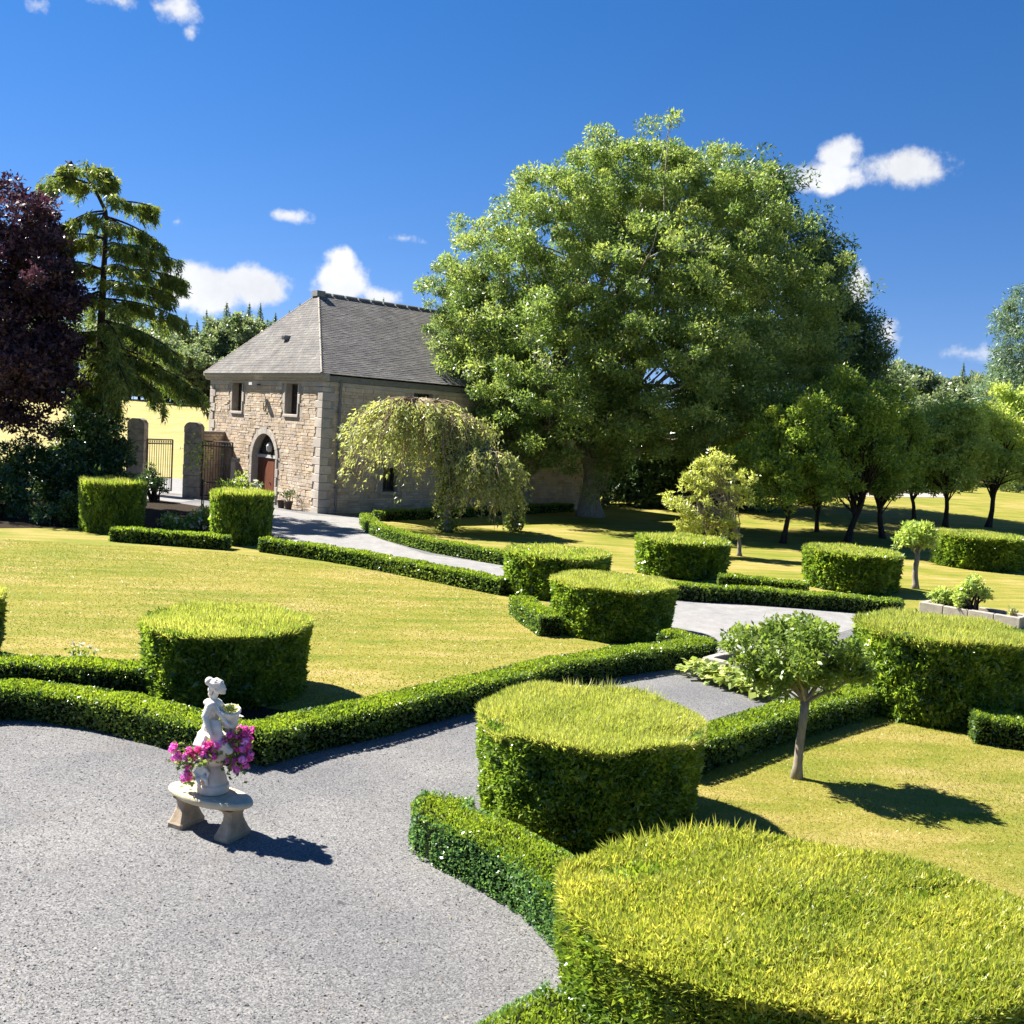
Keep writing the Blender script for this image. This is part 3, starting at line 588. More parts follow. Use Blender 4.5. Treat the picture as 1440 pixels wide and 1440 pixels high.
#@@PART2
# ------------------------------------------------------------------ the stone house
CX, CY = at(447, 722)
W_, D_, E_ = 12.0, 19.0, 6.55           # gable front width, length, wall height
house = thing('stone_house', 'two-storey stone house with hipped slate roof and brown arched door', 'house', (CX, CY, 0), math.atan2(.663, .749))
RV = .5                                  # reveal depth
def holes_wall(u0, u1, z0, z1, holes):
    """split a wall face into solid rectangles around rectangular holes"""
    us = sorted({u0, u1, *[h[0] for h in holes], *[h[1] for h in holes]}); zs = sorted({z0, z1, *[h[2] for h in holes], *[h[3] for h in holes]})
    out = []
    for a, b in zip(us[:-1], us[1:]):
        for c, d in zip(zs[:-1], zs[1:]):
            m = ((a + b) / 2, (c + d) / 2)
            if not any(h[0] < m[0] < h[1] and h[2] < m[1] < h[3] for h in holes): out.append((a, b, c, d))
    return out
DO = (4.30, 6.80, 0.0, 3.55)             # arched door opening in the front
FW = [(2.35, 3.55, 4.62, 6.12), (8.25, 9.35, 4.62, 6.12)]
SW = [(5.2, 6.4, 4.75, 6.1), (3.6, 4.5, 1.05, 2.25), (10.2, 11.3, 4.75, 6.1), (12.2, 13.3, .9, 2.3)]
arc = 1.25; DC = (DO[0] + DO[1]) / 2; SPR = 2.3
def in_door(u, z, pad=0):
    if z < SPR: return abs(u - DC) < arc + pad
    return math.hypot(u - DC, z - SPR) < arc + pad
def front(u, z, x): return (x, u, z)      # outward = -x
def side(u, z, y): return (u, y, z)       # outward = -y
mb = MB()                                 # backing wall behind the stones
for (a, b, c, d) in holes_wall(0.001, W_, -.3, E_, FW + [(DO[0], DO[1], -.3, 3.55)]): mb.box((0, a, c), (RV, b, d))
for (a, b, c, d) in holes_wall(RV + .001, D_, -.3, E_, SW): mb.box((a, 0.001, c), (b, RV, d))
mb.box((RV + .001, W_ - RV, -.3), (D_ - RV, W_ - .001, E_)); mb.box((D_ - RV + .001, RV + .001, -.3), (D_ - .001, W_ - RV - .001, E_))
n = 9                                     # spandrels above the door arch
for k in range(n):
    for sgn in (-1, 1):
        a0, a1 = math.pi / 2 * k / n, math.pi / 2 * (k + 1) / n
        p0 = (DC + sgn * arc * math.cos(a0), SPR + arc * math.sin(a0)); p1 = (DC + sgn * arc * math.cos(a1), SPR + arc * math.sin(a1))
        poly = [p0, p1, (p1[0], 3.55), (p0[0], 3.55)] if k < n - 1 else [p0, p1, (p0[0], 3.55)]
        if abs(p0[0] - p1[0]) > 1e-3: mb.prism(poly, 'x', 0, RV)
mb.build('wall_core', M_['mortar'], house)
mb = MB(); mb.box((RV + .6, RV + .6, 3.2), (D_ - 1, W_ - 1, 3.3)); mb.box((RV + 1.4, RV + .2, -.2), (RV + 1.5, W_ - .6, 6.4)); mb.box((RV + 1.6, RV + 1.2, -.2), (D_ - .7, RV + 1.3, 6.4))
mb.build('inner_walls', M_['inside'], house)

def quoin_zone(u, z, w): return u < .62 or u > w - .62
stones = []                               # (face, u0,u1,z0,z1)
def rubble(face, width, holes, door=False):
    z = -.05
    while z < E_ - .62:
        hh = random.choice((.10, .12, .14, .16, .20)); u = .55 + random.uniform(0, .1)
        while u < width - .55:
            l = random.uniform(.22, .68); e = min(u + l, width - .55)
            c = ((u + e) / 2, z + hh / 2); cut = False
            for h in holes:
                if u < h[1] + .28 and e > h[0] - .28 and z + hh > h[2] - .25 and z < h[3] + .02: cut = True
            if door:
                for q in (u, c[0], e):
                    for zz in (z, z + hh):
                        if in_door(q, zz, .28): cut = True
            if not cut and e - u > .08: stones.append((face, u, e, z, z + hh))
            elif cut and e - u > .3:      # try the two halves beside an opening
                for (a, b) in ((u, c[0]), (c[0], e)):
                    bad = any(a < h[1] + .28 and b > h[0] - .28 and z + hh > h[2] - .25 and z < h[3] + .02 for h in holes)
                    if door: bad = bad or any(in_door(q, zz, .28) for q in (a, b) for zz in (z, z + hh))
                    if not bad: stones.append((face, a, b, z, z + hh))
            u = e
        z += hh
rubble('f', W_, FW, True); nf_ = len(stones); rubble('s', D_, SW)
fr_ = [s for s in stones if s[0] == 'f']; fr_.sort(key=lambda s: -(s[2] - s[1]) * (s[4] - s[3]) * (1.25 - s[1] / W_ * .3))
single = set(map(id, fr_[:300]))
cube = MB().box((-.5, -.5, -.5), (.5, .5, .5)).mesh('stone', M_['wallstone'])
bev = bmesh.new(); bev.from_mesh(cube); bmesh.ops.bevel(bev, geom=bev.edges[:], offset=.06, segments=1, affect='EDGES'); bev.to_mesh(cube); bev.free()
mb = MB()
for s in stones:
    f, u0, u1, z0, z1 = s; pr = random.uniform(.014, .034); j = .009
    if id(s) in single:
        o = link('stone', cube, None, house); o.scale = (pr + .08, u1 - u0 - 2 * j, z1 - z0 - 2 * j)
        o.location = (-pr / 2 + .04, (u0 + u1) / 2, (z0 + z1) / 2); o.rotation_euler = (random.uniform(-.03, .03), random.uniform(-.04, .04), random.uniform(-.03, .03))
    else:
        tn = random.random()
        if f == 'f': mb.box((-pr, u0 + j, z0 + j), (.05, u1 - j, z1 - j), tn, .008)
        else: mb.box((u0 + j, -pr, z0 + j), (u1 - j, .05, z1 - j), tn, .008)
mb.build('rubble_stones', M_['wallstone'], house, 'stuff')
# quoins
def block(name, lo, hi, m='quoin', parent=house):
    b = MB().box(lo, hi, random.random()); me = b.mesh(name, M_[m])
    q = bmesh.new(); q.from_mesh(me); bmesh.ops.bevel(q, geom=q.edges[:], offset=.018, segments=1, affect='EDGES'); q.to_mesh(me); q.free()
    return link(name, me, None, parent)
z = -.1; k = 0
while z < E_ - .58:
    h = random.uniform(.36, .48); h = min(h, E_ - .56 - z)
    a, b = (.62, .40) if k % 2 else (.40, .62)
    block('quoin', (-.062, -.062, z + .008), (a, b, z + h - .008))
    block('quoin', (-.062, W_ - a, z + .008), (b, W_ + .05, z + h - .008)); z += h; k += 1
# frieze course, cornice, eaves
block('frieze_stone', (-.058, -.058, E_ - .54), (.3, 2.0, E_ - .3)); block('frieze_stone', (-.058, 2.01, E_ - .42), (.3, 3.9, E_ - .3))
block('frieze_stone', (-.058, 3.91, E_ - .54), (.3, 7.9, E_ - .3)); block('frieze_stone', (-.058, 7.91, E_ - .42), (.3, 9.7, E_ - .3)); block('frieze_stone', (-.058, 9.71, E_ - .54), (.3, W_ + .05, E_ - .3))
block('frieze_stone', (.31, -.058, E_ - .5), (D_, .3, E_ - .29))
MB().prism([(-.06, E_ - .295), (-.2, E_ - .24), (-.22, E_ - .14), (-.34, E_ - .06), (-.36, E_ + .06), (.1, E_ + .06), (.1, E_ - .295)], 'y', -.34, W_ + .36).build('cornice', M_['kerb'], house)
MB().box((.11, -.16, E_ - .28), (D_ + .2, .1, E_ - .02)).build('eaves_board', M_['pipe'], house)
# windows
def window(face, u0, u1, z0, z1, bars):
    def B(a, b, c, d, x0, x1):      # u range, z range, depth range (outward negative)
        return ((x0, a, c), (x1, b, d)) if face == 'f' else ((a, x0, c), (b, x1, d))
    for nm, q in (('lintel', (u0 - .26, u1 + .26, z1 + .004, z1 + .0)),):
        pass
    block('window_sill', *B(u0 - .14, u1 + .14, z0 - .15, z0 - .006, -.08, .3))
    zz = z0
    for k in range(3):
        hz = (z1 - z0) / 3; ex = .24 if k % 2 else .12
        block('jamb_stone', *B(u0 - ex, u0 - .004, zz + .006, zz + hz - .006, -.052, .35)); block('jamb_stone', *B(u1 + .004, u1 + ex, zz + .006, zz + hz - .006, -.052, .35)); zz += hz
    if face == 's': block('lintel', *B(u0 - .27, u1 + .27, z1 + .006, z1 + .2, -.05, .35))
    fr = MB()
    for q in ((u0, u0 + .07, z0, z1), (u1 - .07, u1, z0, z1), (u0 + .07, u1 - .07, z0, z0 + .08), (u0 + .07, u1 - .07, z1 - .07, z1)): fr.box(*B(*q, .33, .41))
    for q in bars:
        if q[0] == 'v': uu = u0 + (u1 - u0) * q[1]; fr.box(*B(uu - .03, uu + .03, z0 + .08, z1 - .07, .34, .40))
        else: z_ = z0 + (z1 - z0) * q[1]; fr.box(*B(u0 + .07, u1 - .07, z_ - .025, z_ + .025, .345, .395))
    w = fr.build('window', M_['winframe'], house)
    MB().box(*B(u0 + .06, u1 - .06, z0 + .06, z1 - .06, .362, .372)).build('pane', M_['glass'], w)
for q in FW: window('f', *q, [('v', .5), ('h', .62)])
for q in SW: window('s', *q, [('v', .5)])
# a pale curtain edge behind the right front window
MB().prism([(3.05, 4.75), (3.17, 4.75), (3.14, 6.0), (3.06, 6.0)], 'x', .52, .56).build('curtain', M_['cream'], house)
MB().prism([(8.3, 4.75), (8.5, 4.75), (8.42, 5.4), (8.3, 5.45)], 'x', .52, .56).build('curtain', M_['cream'], house)
# door arch
nv = 9
for k in range(nv):
    a0 = math.pi * k / nv + .008; a1 = math.pi * (k + 1) / nv - .008; ro = arc + (.36 if k == nv // 2 else .27); am = (a0 + a1) / 2
    P2 = lambda r, a: (DC + r * math.cos(a), SPR + r * math.sin(a))
    MB().prism([P2(arc + .004, a0), P2(ro, a0), P2(ro, am), P2(ro, a1), P2(arc + .004, a1), P2(arc + .004, am)], 'x', -.06, .42, random.random()).build('voussoir', M_['quoin'], house)
z = 0
k = 0
while z < SPR - .02:
    h = min(.46, SPR - z); ex = .30 if k % 2 else .18
    block('jamb_stone', (-.055, DO[0] - ex, z + .006), (.42, DO[0] - .004, z + h - .006)); block('jamb_stone', (-.055, DO[1] + .004, z + .006), (.42, DO[1] + ex, z + h - .006)); z += h; k += 1
dr = MB().box((.30, DO[0] + .06, .02), (.36, DC - .006, 2.28)).build('door', M_['door'], house)
for uu in (DO[0] + .34, DO[0] + .72): MB().box((.292, uu - .012, .1), (.301, uu + .012, 2.2)).build('batten', M_['winframe'], dr)
MB().ell((.27, DC - .16, 1.05), (.03, .045, .045)).build('door_knob', M_['iron'], dr)
dr2 = MB().box((.30, DC + .006, .02), (.36, DO[1] - .06, 2.28)).build('door', M_['door'], house)
for uu in (DC + .4, DC + .78): MB().box((.292, uu - .012, .1), (.301, uu + .012, 2.2)).build('batten', M_['winframe'], dr2)
MB().box((.24, DO[0] + .02, 2.3), (.44, DO[1] - .02, 2.46)).build('transom', M_['cream'], house)
fan = MB()
for k in range(12):
    a0, a1 = math.pi * k / 12, math.pi * (k + 1) / 12
    fan.prism([(DC + r * math.cos(a), SPR + .02 + r * math.sin(a)) for r, a in ((arc - .10, a0), (arc - .02, a0), (arc - .02, a1), (arc - .10, a1))], 'x', .35, .43)
for a in (60, 120): fan.tube([(.39, DC, SPR + .1), (.39, DC + 1.05 * math.cos(rad(a)), SPR + 1.05 * math.sin(rad(a)))], .022, 5)
fo = fan.build('fanlight', M_['winframe'], house)
MB().prism([(DC + (arc - .06) * math.cos(math.pi * k / 14), SPR + .04 + (arc - .06) * math.sin(math.pi * k / 14)) for k in range(15)], 'x', .40, .41).build('pane', M_['glass'], fo)
lamp = MB().lathe([(.07, 0), (.13, .06), (.16, .3), (.1, .42), (.03, .5)], 10, (.22, DC - .1, 2.62)).build('door_lantern', M_['cream'], house)
MB().tube([(.22, DC - .1, 3.1), (.2, DC - .1, 3.35)], .012, 5).build('lantern_chain', M_['iron'], lamp)
# things on the front
fl = MB().box((-.62, 6.0, 5.98), (-.34, 6.35, 6.12)).build('floodlight', M_['cream'], house)
MB().tube([(-.06, 6.18, 6.02), (-.36, 6.18, 6.05)], .035, 6).build('bracket', M_['iron'], fl)
rg = MB(); rg.tube([(-.09, 5.55 + .14 * math.cos(a), 4.95 + .24 * math.sin(a)) for a in np.linspace(-.5 * math.pi - 2.4, -.5 * math.pi + 2.4, 14)], .022, 6); rg.build('wall_ring', M_['iron'], house)
# drain pipe on the side
pp = MB(); pp.tube([(.86, -.19, E_ - .2), (.86, -.17, E_ - .5), (.86, -.14, E_ - .8), (.86, -.14, .05)], .06, 8); po = pp.build('drain_pipe', M_['pipe'], house, smooth=False)
for z in (1.2, 3.0, 4.8): MB().box((.76, -.225, z), (.96, -.06, z + .06)).build('pipe_clip', M_['pipe'], po)
# roof
AP = 3.0; RZ = 11.05; e0 = .38
A0 = np.array([-e0, -e0, E_ + .05]); A1 = np.array([-e0, W_ + e0, E_ + .05]); B0 = np.array([D_ + e0, -e0, E_ + .05]); B1 = np.array([D_ + e0, W_ + e0, E_ + .05])
T0 = np.array([AP, W_ / 2, RZ]); T1 = np.array([D_ - AP, W_ / 2, RZ])
MB().add([A0 + [.06, .06, 0], A1 + [.06, -.06, 0], B1 - [.06, .06, 0], B0 + [-.06, .06, 0], T0 - [0, 0, .06], T1 - [0, 0, .06]], [(0, 1, 4), (0, 4, 5, 3), (1, 2, 5, 4), (2, 3, 5), (3, 2, 1, 0)]).build('roof_deck', M_['lead'], house)
def slates(name, E0, E1, P0, P1, kind='stuff'):
    """courses of slates on the plane from eave E0-E1 up to top P0-P1"""
    ax = (E1 - E0) / np.linalg.norm(E1 - E0); mid = (P0 + P1) / 2 - E0; up = mid - ax * (mid @ ax); Hs = np.linalg.norm(up); up = up / Hs; nrm = np.cross(ax, up)
    if nrm[2] < 0: nrm = -nrm
    g = .17; m = MB(); a_p0 = (P0 - E0) @ ax; a_p1 = (P1 - E0) @ ax; Le = np.linalg.norm(E1 - E0); rows = int(Hs / g) + 1
    for r in range(rows):
        s0 = r * g; f = min((s0 + g * .5) / Hs, 1); lo = a_p0 * f; hi = Le + (a_p1 - Le) * f; q = lo - (r % 2) * .15
        while q < hi:
            a, b = max(q, lo), min(q + .26, hi); q += .26
            if b - a < .05: continue
            lift = .016 + random.uniform(0, .008); e = min(s0 + g * 1.25, Hs)
            o = lambda uu, ss, hh: E0 + ax * uu + up * ss + nrm * hh
            v = [o(a + .004, s0, lift), o(b - .004, s0, lift + random.uniform(-.004, .004)), o(b - .004, e, .008), o(a + .004, e, .008), o(a + .004, s0, 0), o(b - .004, s0, 0)]
            m.add(v, [(0, 1, 2, 3), (4, 5, 1, 0)], random.random())
    return m.build(name, M_['slate'], house, kind)
slates('front_slates', A0, A1, T0, T0); slates('side_slates', A0, B0, T0, T1); slates('back_slates', A1, B1, T0, T1)
def ridge(P, Q, nm, n, r=.10, m='lead'):
    for k in range(n):
        a = P + (Q - P) * (k / n + .004); b = P + (Q - P) * ((k + 1) / n - .004)
        MB().tube([a, b], r, 7).build(nm, M_[m], house)
ridge(A0 + [.03, .03, .02], T0, 'hip_flashing', 5, .045, 'kerb'); ridge(A1 + [.03, -.03, .02], T0, 'hip_flashing', 5, .045, 'kerb'); ridge(T0 + [0, 0, .03], T1 + [0, 0, .03], 'ridge_tile', 16, .085)
MB().box((T0[0] - .25, W_ / 2 - .3, RZ - .15), (T0[0] + .25, W_ / 2 + .3, RZ + .14)).build('ridge_cap', M_['lead'], house)
pv = A0 + (A1 - A0) * .44; pv = pv + (T0 - pv) * .42; MB().box(pv + [-.25, -.18, -.05], pv + [.1, .18, .16]).build('roof_vent', M_['lead'], house)
MB().box(pv + [-.27, -.13, .0], pv + [-.251, .13, .12]).build('vent_opening', M_['iron'], house)
def hw(x, y, z=0):                        # a point given in the house's own frame
    p = Matrix.Rotation(house.rotation_euler.z, 4, 'Z') @ Vector((x, y, z)); return (p.x + CX, p.y + CY, z)
# pots against the front
for i, (u, lab) in enumerate(((2.65, 'empty dark pot by the foot of the house front, left of the planted one'), (1.95, 'dark pot with a thin plant by the foot of the house front'))):
    p = hw(-.5, u); t = thing('flower_pot', lab, 'pot', p, 0, 'dark pots at the house front')
    MB().lathe([(.15, 0), (.2, .3), (.23, .32), (.23, .38), (.19, .38), (.18, .3), (.02, .29)], 14).build('pot', M_['winframe'], t)
    if i == 1:
        s = MB()
        for k in range(9): s.tube([(0, 0, .3), (random.uniform(-.12, .12), random.uniform(-.12, .12), .6), (random.uniform(-.35, .35), random.uniform(-.35, .35), random.uniform(.7, 1.0))], .012, 4)
        s.build('stems', M_['twig'], t)
        P = rng.normal(0, .2, (160, 3)) * [1, 1, .5] + [0, 0, .75]; link('foliage', np_quads('pot_leaf', leafV(P, rng.normal(size=(160, 3)), .11, .06), rng.uniform(size=160), M_['shrub']), None, t, 'stuff')

# ------------------------------------------------------------------ gate
def pillar(label, x, y, h, w):
    t = thing('gate_pillar', label, 'gate pillar', (x, y, 0), rad(6), 'stone gate pillars')
    z = 0; k = 0
    while z < h - .45:
        hh = random.uniform(.48, .62); e = random.uniform(-.012, .012)
        block('stone', (-w / 2 + e, -w / 2 + e, z + .005), (w / 2 + e, w / 2 + e, z + hh - .005), 'post', t); z += hh
    MB().prism([(-w / 2, 0), (w / 2, 0), (w / 2, .3), (w / 2 - .1, .46), (w / 2 - .24, .54), (-w / 2 + .24, .54), (-w / 2 + .1, .46), (-w / 2, .3)], 'y', -w / 2, w / 2).build('cap', M_['post'], t, loc=(0, 0, z))
    return t
gxl, gyl = at(191, 694); gxr, gyr = at(270, 700)
pillar('left stone gate pillar beside the dark shrub', gxl, gyl, 3.5, .85); pillar('right stone gate pillar near the house front', gxr, gyr, 3.5, .85)
def gate(label, x, y, rz, w, h):
    t = thing('iron_gate', label, 'gate', (x, y, .12), rz, 'iron gate leaves')
    f = MB(); f.tube([(0, 0, 0), (0, 0, h)], .045, 6); f.tube([(w, 0, 0), (w, 0, h)], .045, 6)
    for z in (0.05, h * .26, h * .92, h): f.tube([(0, 0, z), (w, 0, z)], .035, 6)
    f.build('frame', M_['iron'], t)
    nb = int(w / .135)
    bar = MB().tube([(0, 0, 0.05), (0, 0, h)], .016, 5).mesh('bar', M_['iron'])
    for k in range(1, nb): link('bar', bar, None, t, loc=(w * k / nb, 0, 0))
    for k in range(nb): MB().tube([(w * (k + .5) / nb + .05 * math.cos(a), 0, h * .96 + .05 * math.sin(a)) for a in np.linspace(0, 6.28, 9)], .01, 4).build('ring', M_['iron'], t)
    return t
gate('narrow open iron gate leaf against the meadow, hung on the left pillar', gxl + .5, gyl + .1, rad(58), 1.6, 2.75)
gate('dense iron gate leaf standing before the house wall, hung on the right pillar', gxr + .5, gyr - .1, rad(4), 1.5, 2.85)
st = thing('gate_stay', 'bent pale stone jamb post right of the iron gate leaf', 'post', (gxr + 2.1, gyr - .15, 0))
MB().box((-.09, -.1, 0), (.09, .1, 2.0)).build('shaft', M_['kerb'], st); MB().box((-.09, -.12, 2.005), (.32, .12, 2.2)).build('head', M_['post'], st)
wl = thing('garden_wall', 'short rubble wall joining the right gate pillar to the house', 'wall', (0, 0, 0))
q0 = np.array([gxr + .05, gyr + .46]); q1 = np.array(hw(-.09, 10.35)[:2]); dv = q1 - q0; ln = np.linalg.norm(dv); dv /= ln
wl.location = (q0[0], q0[1], 0); wl.rotation_euler = (0, 0, math.atan2(dv[1], dv[0]))
MB().box((0, -.16, -.2), (ln, .16, 3.3)).build('core', M_['mortar'], wl)
z = 0
while z < 3.25:
    hh = random.uniform(.16, .26); u = 0
    while u < ln - .1:
        l = min(random.uniform(.3, .7), ln - u)
        for s_ in (-1, 1):
            a, b = (-.21 - random.uniform(0, .03), -.12) if s_ < 0 else (.12, .21 + random.uniform(0, .03))
            MB().box((u + .01, a, z + .01), (u + l - .01, b, z + hh - .01), random.random(), .006).build('stone', M_['wallstone'], wl)
        u += l
    z += hh
u = 0
while u < ln - .05:
    l = min(.7, ln - u); block('coping_stone', (u + .005, -.26, 3.305), (u + l - .005, .26, 3.46), 'post', wl); u += l
# low wall behind the big tree, and a thin meadow post
bw = thing('boundary_wall', 'low grey stone wall in shade beyond the big tree trunk', 'wall', (0, 0, 0))
pts = [at(770, 692), at(880, 692), at(1000, 694)]; P0 = np.array([7, 70.]); P1 = np.array([24, 74.]); dv = (P1 - P0); ln = np.linalg.norm(dv); dv /= ln
bw.location = (P0[0], P0[1], float(zt(*P0)) - .3); bw.rotation_euler = (0, 0, math.atan2(dv[1], dv[0]))
MB().box((0, -.2, 0), (ln, .2, 2.0)).build('core', M_['mortar'], bw)
mb = MB(); z = 0
while z < 2.0:
    u = 0; hh = random.uniform(.2, .3)
    while u < ln: 
        l = random.uniform(.4, .9); mb.box((u + .01, -.27, z + .01), (min(u + l, ln) - .01, -.15, z + hh - .01), random.random(), .01); u += l
    z += hh
mb.build('rubble_stones', M_['post'], bw, 'stuff')
block('coping_stone', (-.1, -.32, 2.3), (ln + .1, .32, 2.45), 'post', bw)
px_, py_ = at(66, 583); p = thing('field_post', 'thin dark post standing in the yellow meadow', 'post', (px_, py_, float(zt(px_, py_)))); MB().tube([(0, 0, -.2), (0, 0, 2.6)], .09, 6).build('shaft', M_['darkbark'], p); MB().lathe([(.11, 2.6), (.11, 2.66), (.02, 2.72)], 8).build('cap', M_['iron'], p)
#@@PART3
# ------------------------------------------------------------------ trees
def clumps_from(lobes, n, seed, shell=.72, flat=.8, loose=.0):
    """clump centres and outward directions spread through the rind of overlapping lobes; a lobe is (x,y,z,r) in tree space"""
    g = np.random.default_rng(seed); Lb = np.array(lobes, float); w = Lb[:, 3] ** 2; w /= w.sum()
    C = []; O = []
    while len(C) < n:
        k = g.choice(len(Lb), p=w); d = unit(g.normal(size=3)); r = Lb[k, 3]
        if d[2] < -.75 and g.uniform() < .6: continue
        u = g.uniform(shell, 1.14) if g.uniform() < .85 else g.uniform(.3, shell)
        if g.uniform() < loose: u = g.uniform(1.08, 1.34)
        p = Lb[k, :3] + d * r * u * np.array([1, 1, flat])
        inner = False
        for j in range(len(Lb)):
            if j != k and np.linalg.norm((p - Lb[j, :3]) / np.array([1, 1, flat])) < Lb[j, 3] * .62: inner = True
        if inner and g.uniform() < .8: continue
        C.append(p); O.append(d)
    return np.array(C), np.array(O)
def crown_mesh(name, C, O, per, rc, leaf, m, seed, aspect=.55, droop=0.0, flat=.7, cl=.5):
    g = np.random.default_rng(seed); n = len(C) * per
    ci = np.repeat(np.arange(len(C)), per); R = rc * g.uniform(.6, 1.35, len(C))
    d = unit(g.normal(size=(n, 3))) * (g.uniform(0, 1, (n, 1)) ** .45)
    P = C[ci] + d * R[ci][:, None] * np.array([1, 1, flat])
    D = d * .7 + g.normal(0, .8, (n, 3)) + O[ci] * .2 + np.array([0, 0, -droop])
    Ln = leaf * g.uniform(.6, 1.35, n)
    Nn = O[ci] * .7 + np.array([0, 0, .3]) + g.normal(0, .8, (n, 3))
    ct = g.uniform(-.22, .22, len(C))
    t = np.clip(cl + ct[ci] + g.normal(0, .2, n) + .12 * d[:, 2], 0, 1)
    return np_quads(name, (leafV if leaf < .11 else leafT)(P, D, Ln, Ln * aspect, Nn), t, m)
def bez(a, b, c, n=7):
    a, b, c = map(np.array, (a, b, c)); s = np.linspace(0, 1, n)[:, None]; return (1 - s) ** 2 * a + 2 * s * (1 - s) * b + s * s * c
def limbs_mb(stem, C, k, r0, seed, up=.35, forks=(.35, 1.0), tip=.02, seg=6):
    """limbs that leave the stem and arch to k of the clump centres; stem = list of points"""
    g = np.random.default_rng(seed); b = MB(); st = np.array(stem, float); s = np.linspace(0, 1, len(st))
    for i in g.choice(len(C), min(k, len(C)), replace=False):
        f = g.uniform(*forks); a = np.array([np.interp(f, s, st[:, q]) for q in range(3)]); e = C[i]; v = e - a
        m = a + v * .45 + np.array([0, 0, np.linalg.norm(v) * up * .5]) + g.normal(0, .05 * np.linalg.norm(v), 3)
        p = bez(a, m, e, 7); p[2:-1] += g.normal(0, .015 * np.linalg.norm(v), (4, 3))
        rr = r0 * g.uniform(.45, 1.0); b.tube(p, np.linspace(rr, tip, 7), seg, False)
    return b
def tree(name, label, cat, base, stems, lobes, ncl, per, rc, leaf, m, bark, seed, nl=40, lr=.1, group=None, extra=None, **kw):
    """base: ground point; stems: list of (points relative to base, radii); lobes relative to base"""
    t = thing(name, label, cat, base, 0, group)
    cm = {k: kw.pop(k) for k in ('aspect', 'droop', 'flat', 'cl') if k in kw}
    C, O = clumps_from(lobes, ncl, seed, kw.get('shell', .72), kw.get('lflat', .85), kw.get('loose', .12))
    for (p, r) in stems:
        pts = resample(np.concatenate([np.array(p, float), np.array(r)[:, None]], 1), .25 if np.linalg.norm(np.array(p[-1]) - np.array(p[0])) < 4 else .6)
        g = np.random.default_rng(seed); q = pts[:, :3].copy(); q[1:-1] += g.normal(0, .04 * pts[1:-1, 3:4] + .006, (max(len(q) - 2, 0), 3)); rr = pts[:, 3] * (1 + .6 * np.exp(-np.linspace(0, 1, len(pts)) * 14))
        MB().tube(q, rr, 10).build('trunk', M_[bark], t, None, True)
    lb = MB()
    for si, (p, r) in enumerate(stems):
        b = limbs_mb(p, C, max(3, nl // len(stems)), lr, seed + si + 1, kw.get('up', .3), kw.get('forks', (.4, 1.0)), kw.get('tip', .015), kw.get('seg', 5)); lb.add(b.v, b.f)
    lb.build('limbs', M_[bark], t, None, True)
    link('crown', crown_mesh(name + '_crown', C, O, per, rc, leaf, M_[m], seed + 9, **cm), None, t, 'stuff')
    return t
def rel(base, lst, depth):
    """lobes seen at (px,py) with radius in px, at a given distance offset behind the trunk"""
    out = []
    for (px, py, r, dy) in lst:
        p = atY(px, py, base[1] + dy + depth); s = (base[1] + dy + depth) / FPX
        out.append((p[0] - base[0], p[1] - base[1], p[2] - base[2], r * s))
    return out
def gp(px, py):
    x, y = at(px, py); return (x, y, float(zt(x, y)))

# the big round tree
b = gp(830, 726)
big = [(893, 275, 88, 0), (790, 325, 88, -2), (985, 325, 100, 1), (705, 400, 84, 0), (880, 410, 120, -3), (1045, 425, 112, 0), (675, 500, 70, -1), (790, 520, 105, -4), (930, 530, 110, -4.5), (1075, 520, 85, -1),
       (735, 600, 58, -2), (845, 596, 80, -3.5), (970, 600, 66, -3), (1075, 600, 60, -1), (930, 258, 52, 1), (852, 256, 44, 0), (1015, 265, 55, 2)]
tree('broad_tree', 'tallest broad round leafy tree with a thick grey trunk beside the house', 'tree', b,
     [([(0, 0, -.3), (-.1, 0, 1.2), (.05, 0, 2.6), (.1, 0, 5), (.6, .2, 10), (.9, .5, 15)], [.62, .46, .44, .40, .28, .12]), ([(.25, 0, 1.6), (.75, -.1, 3.2), (1.6, -.3, 6), (3.2, -.6, 11)], [.36, .34, .26, .08]), ([(0, 0, 2.2), (-1.2, 0, 5), (-3.0, .2, 10)], [.32, .26, .08])],
     rel(b, big, 0), 1600, 210, .70, .175, 'lime', 'bark', 11, nl=150, lr=.14, shell=.66, loose=.16, lflat=.95, up=.35, cl=.55, forks=(.25, 1.0))
# feathery paler tree in front of its left side
b = gp(740, 722); b = (b[0], b[1] + 1.0, 0)
tree('feathery_tree', 'paler feathery tree between the house roof and the broad tree', 'tree', b,
     [([(0, 0, -.2), (-.2, 0, 2), (-.8, 0, 5), (-1.4, .3, 9)], [.3, .26, .2, .08])],
     rel(b, [(655, 470, 58, 0), (640, 400, 40, 1), (690, 540, 62, -1), (640, 560, 48, 0), (720, 620, 52, -1), (690, 430, 45, 0), (618, 510, 30, 1)], 0), 360, 170, .55, .18, 'pale', 'bark', 12, nl=60, lr=.07, droop=.35, aspect=.4)
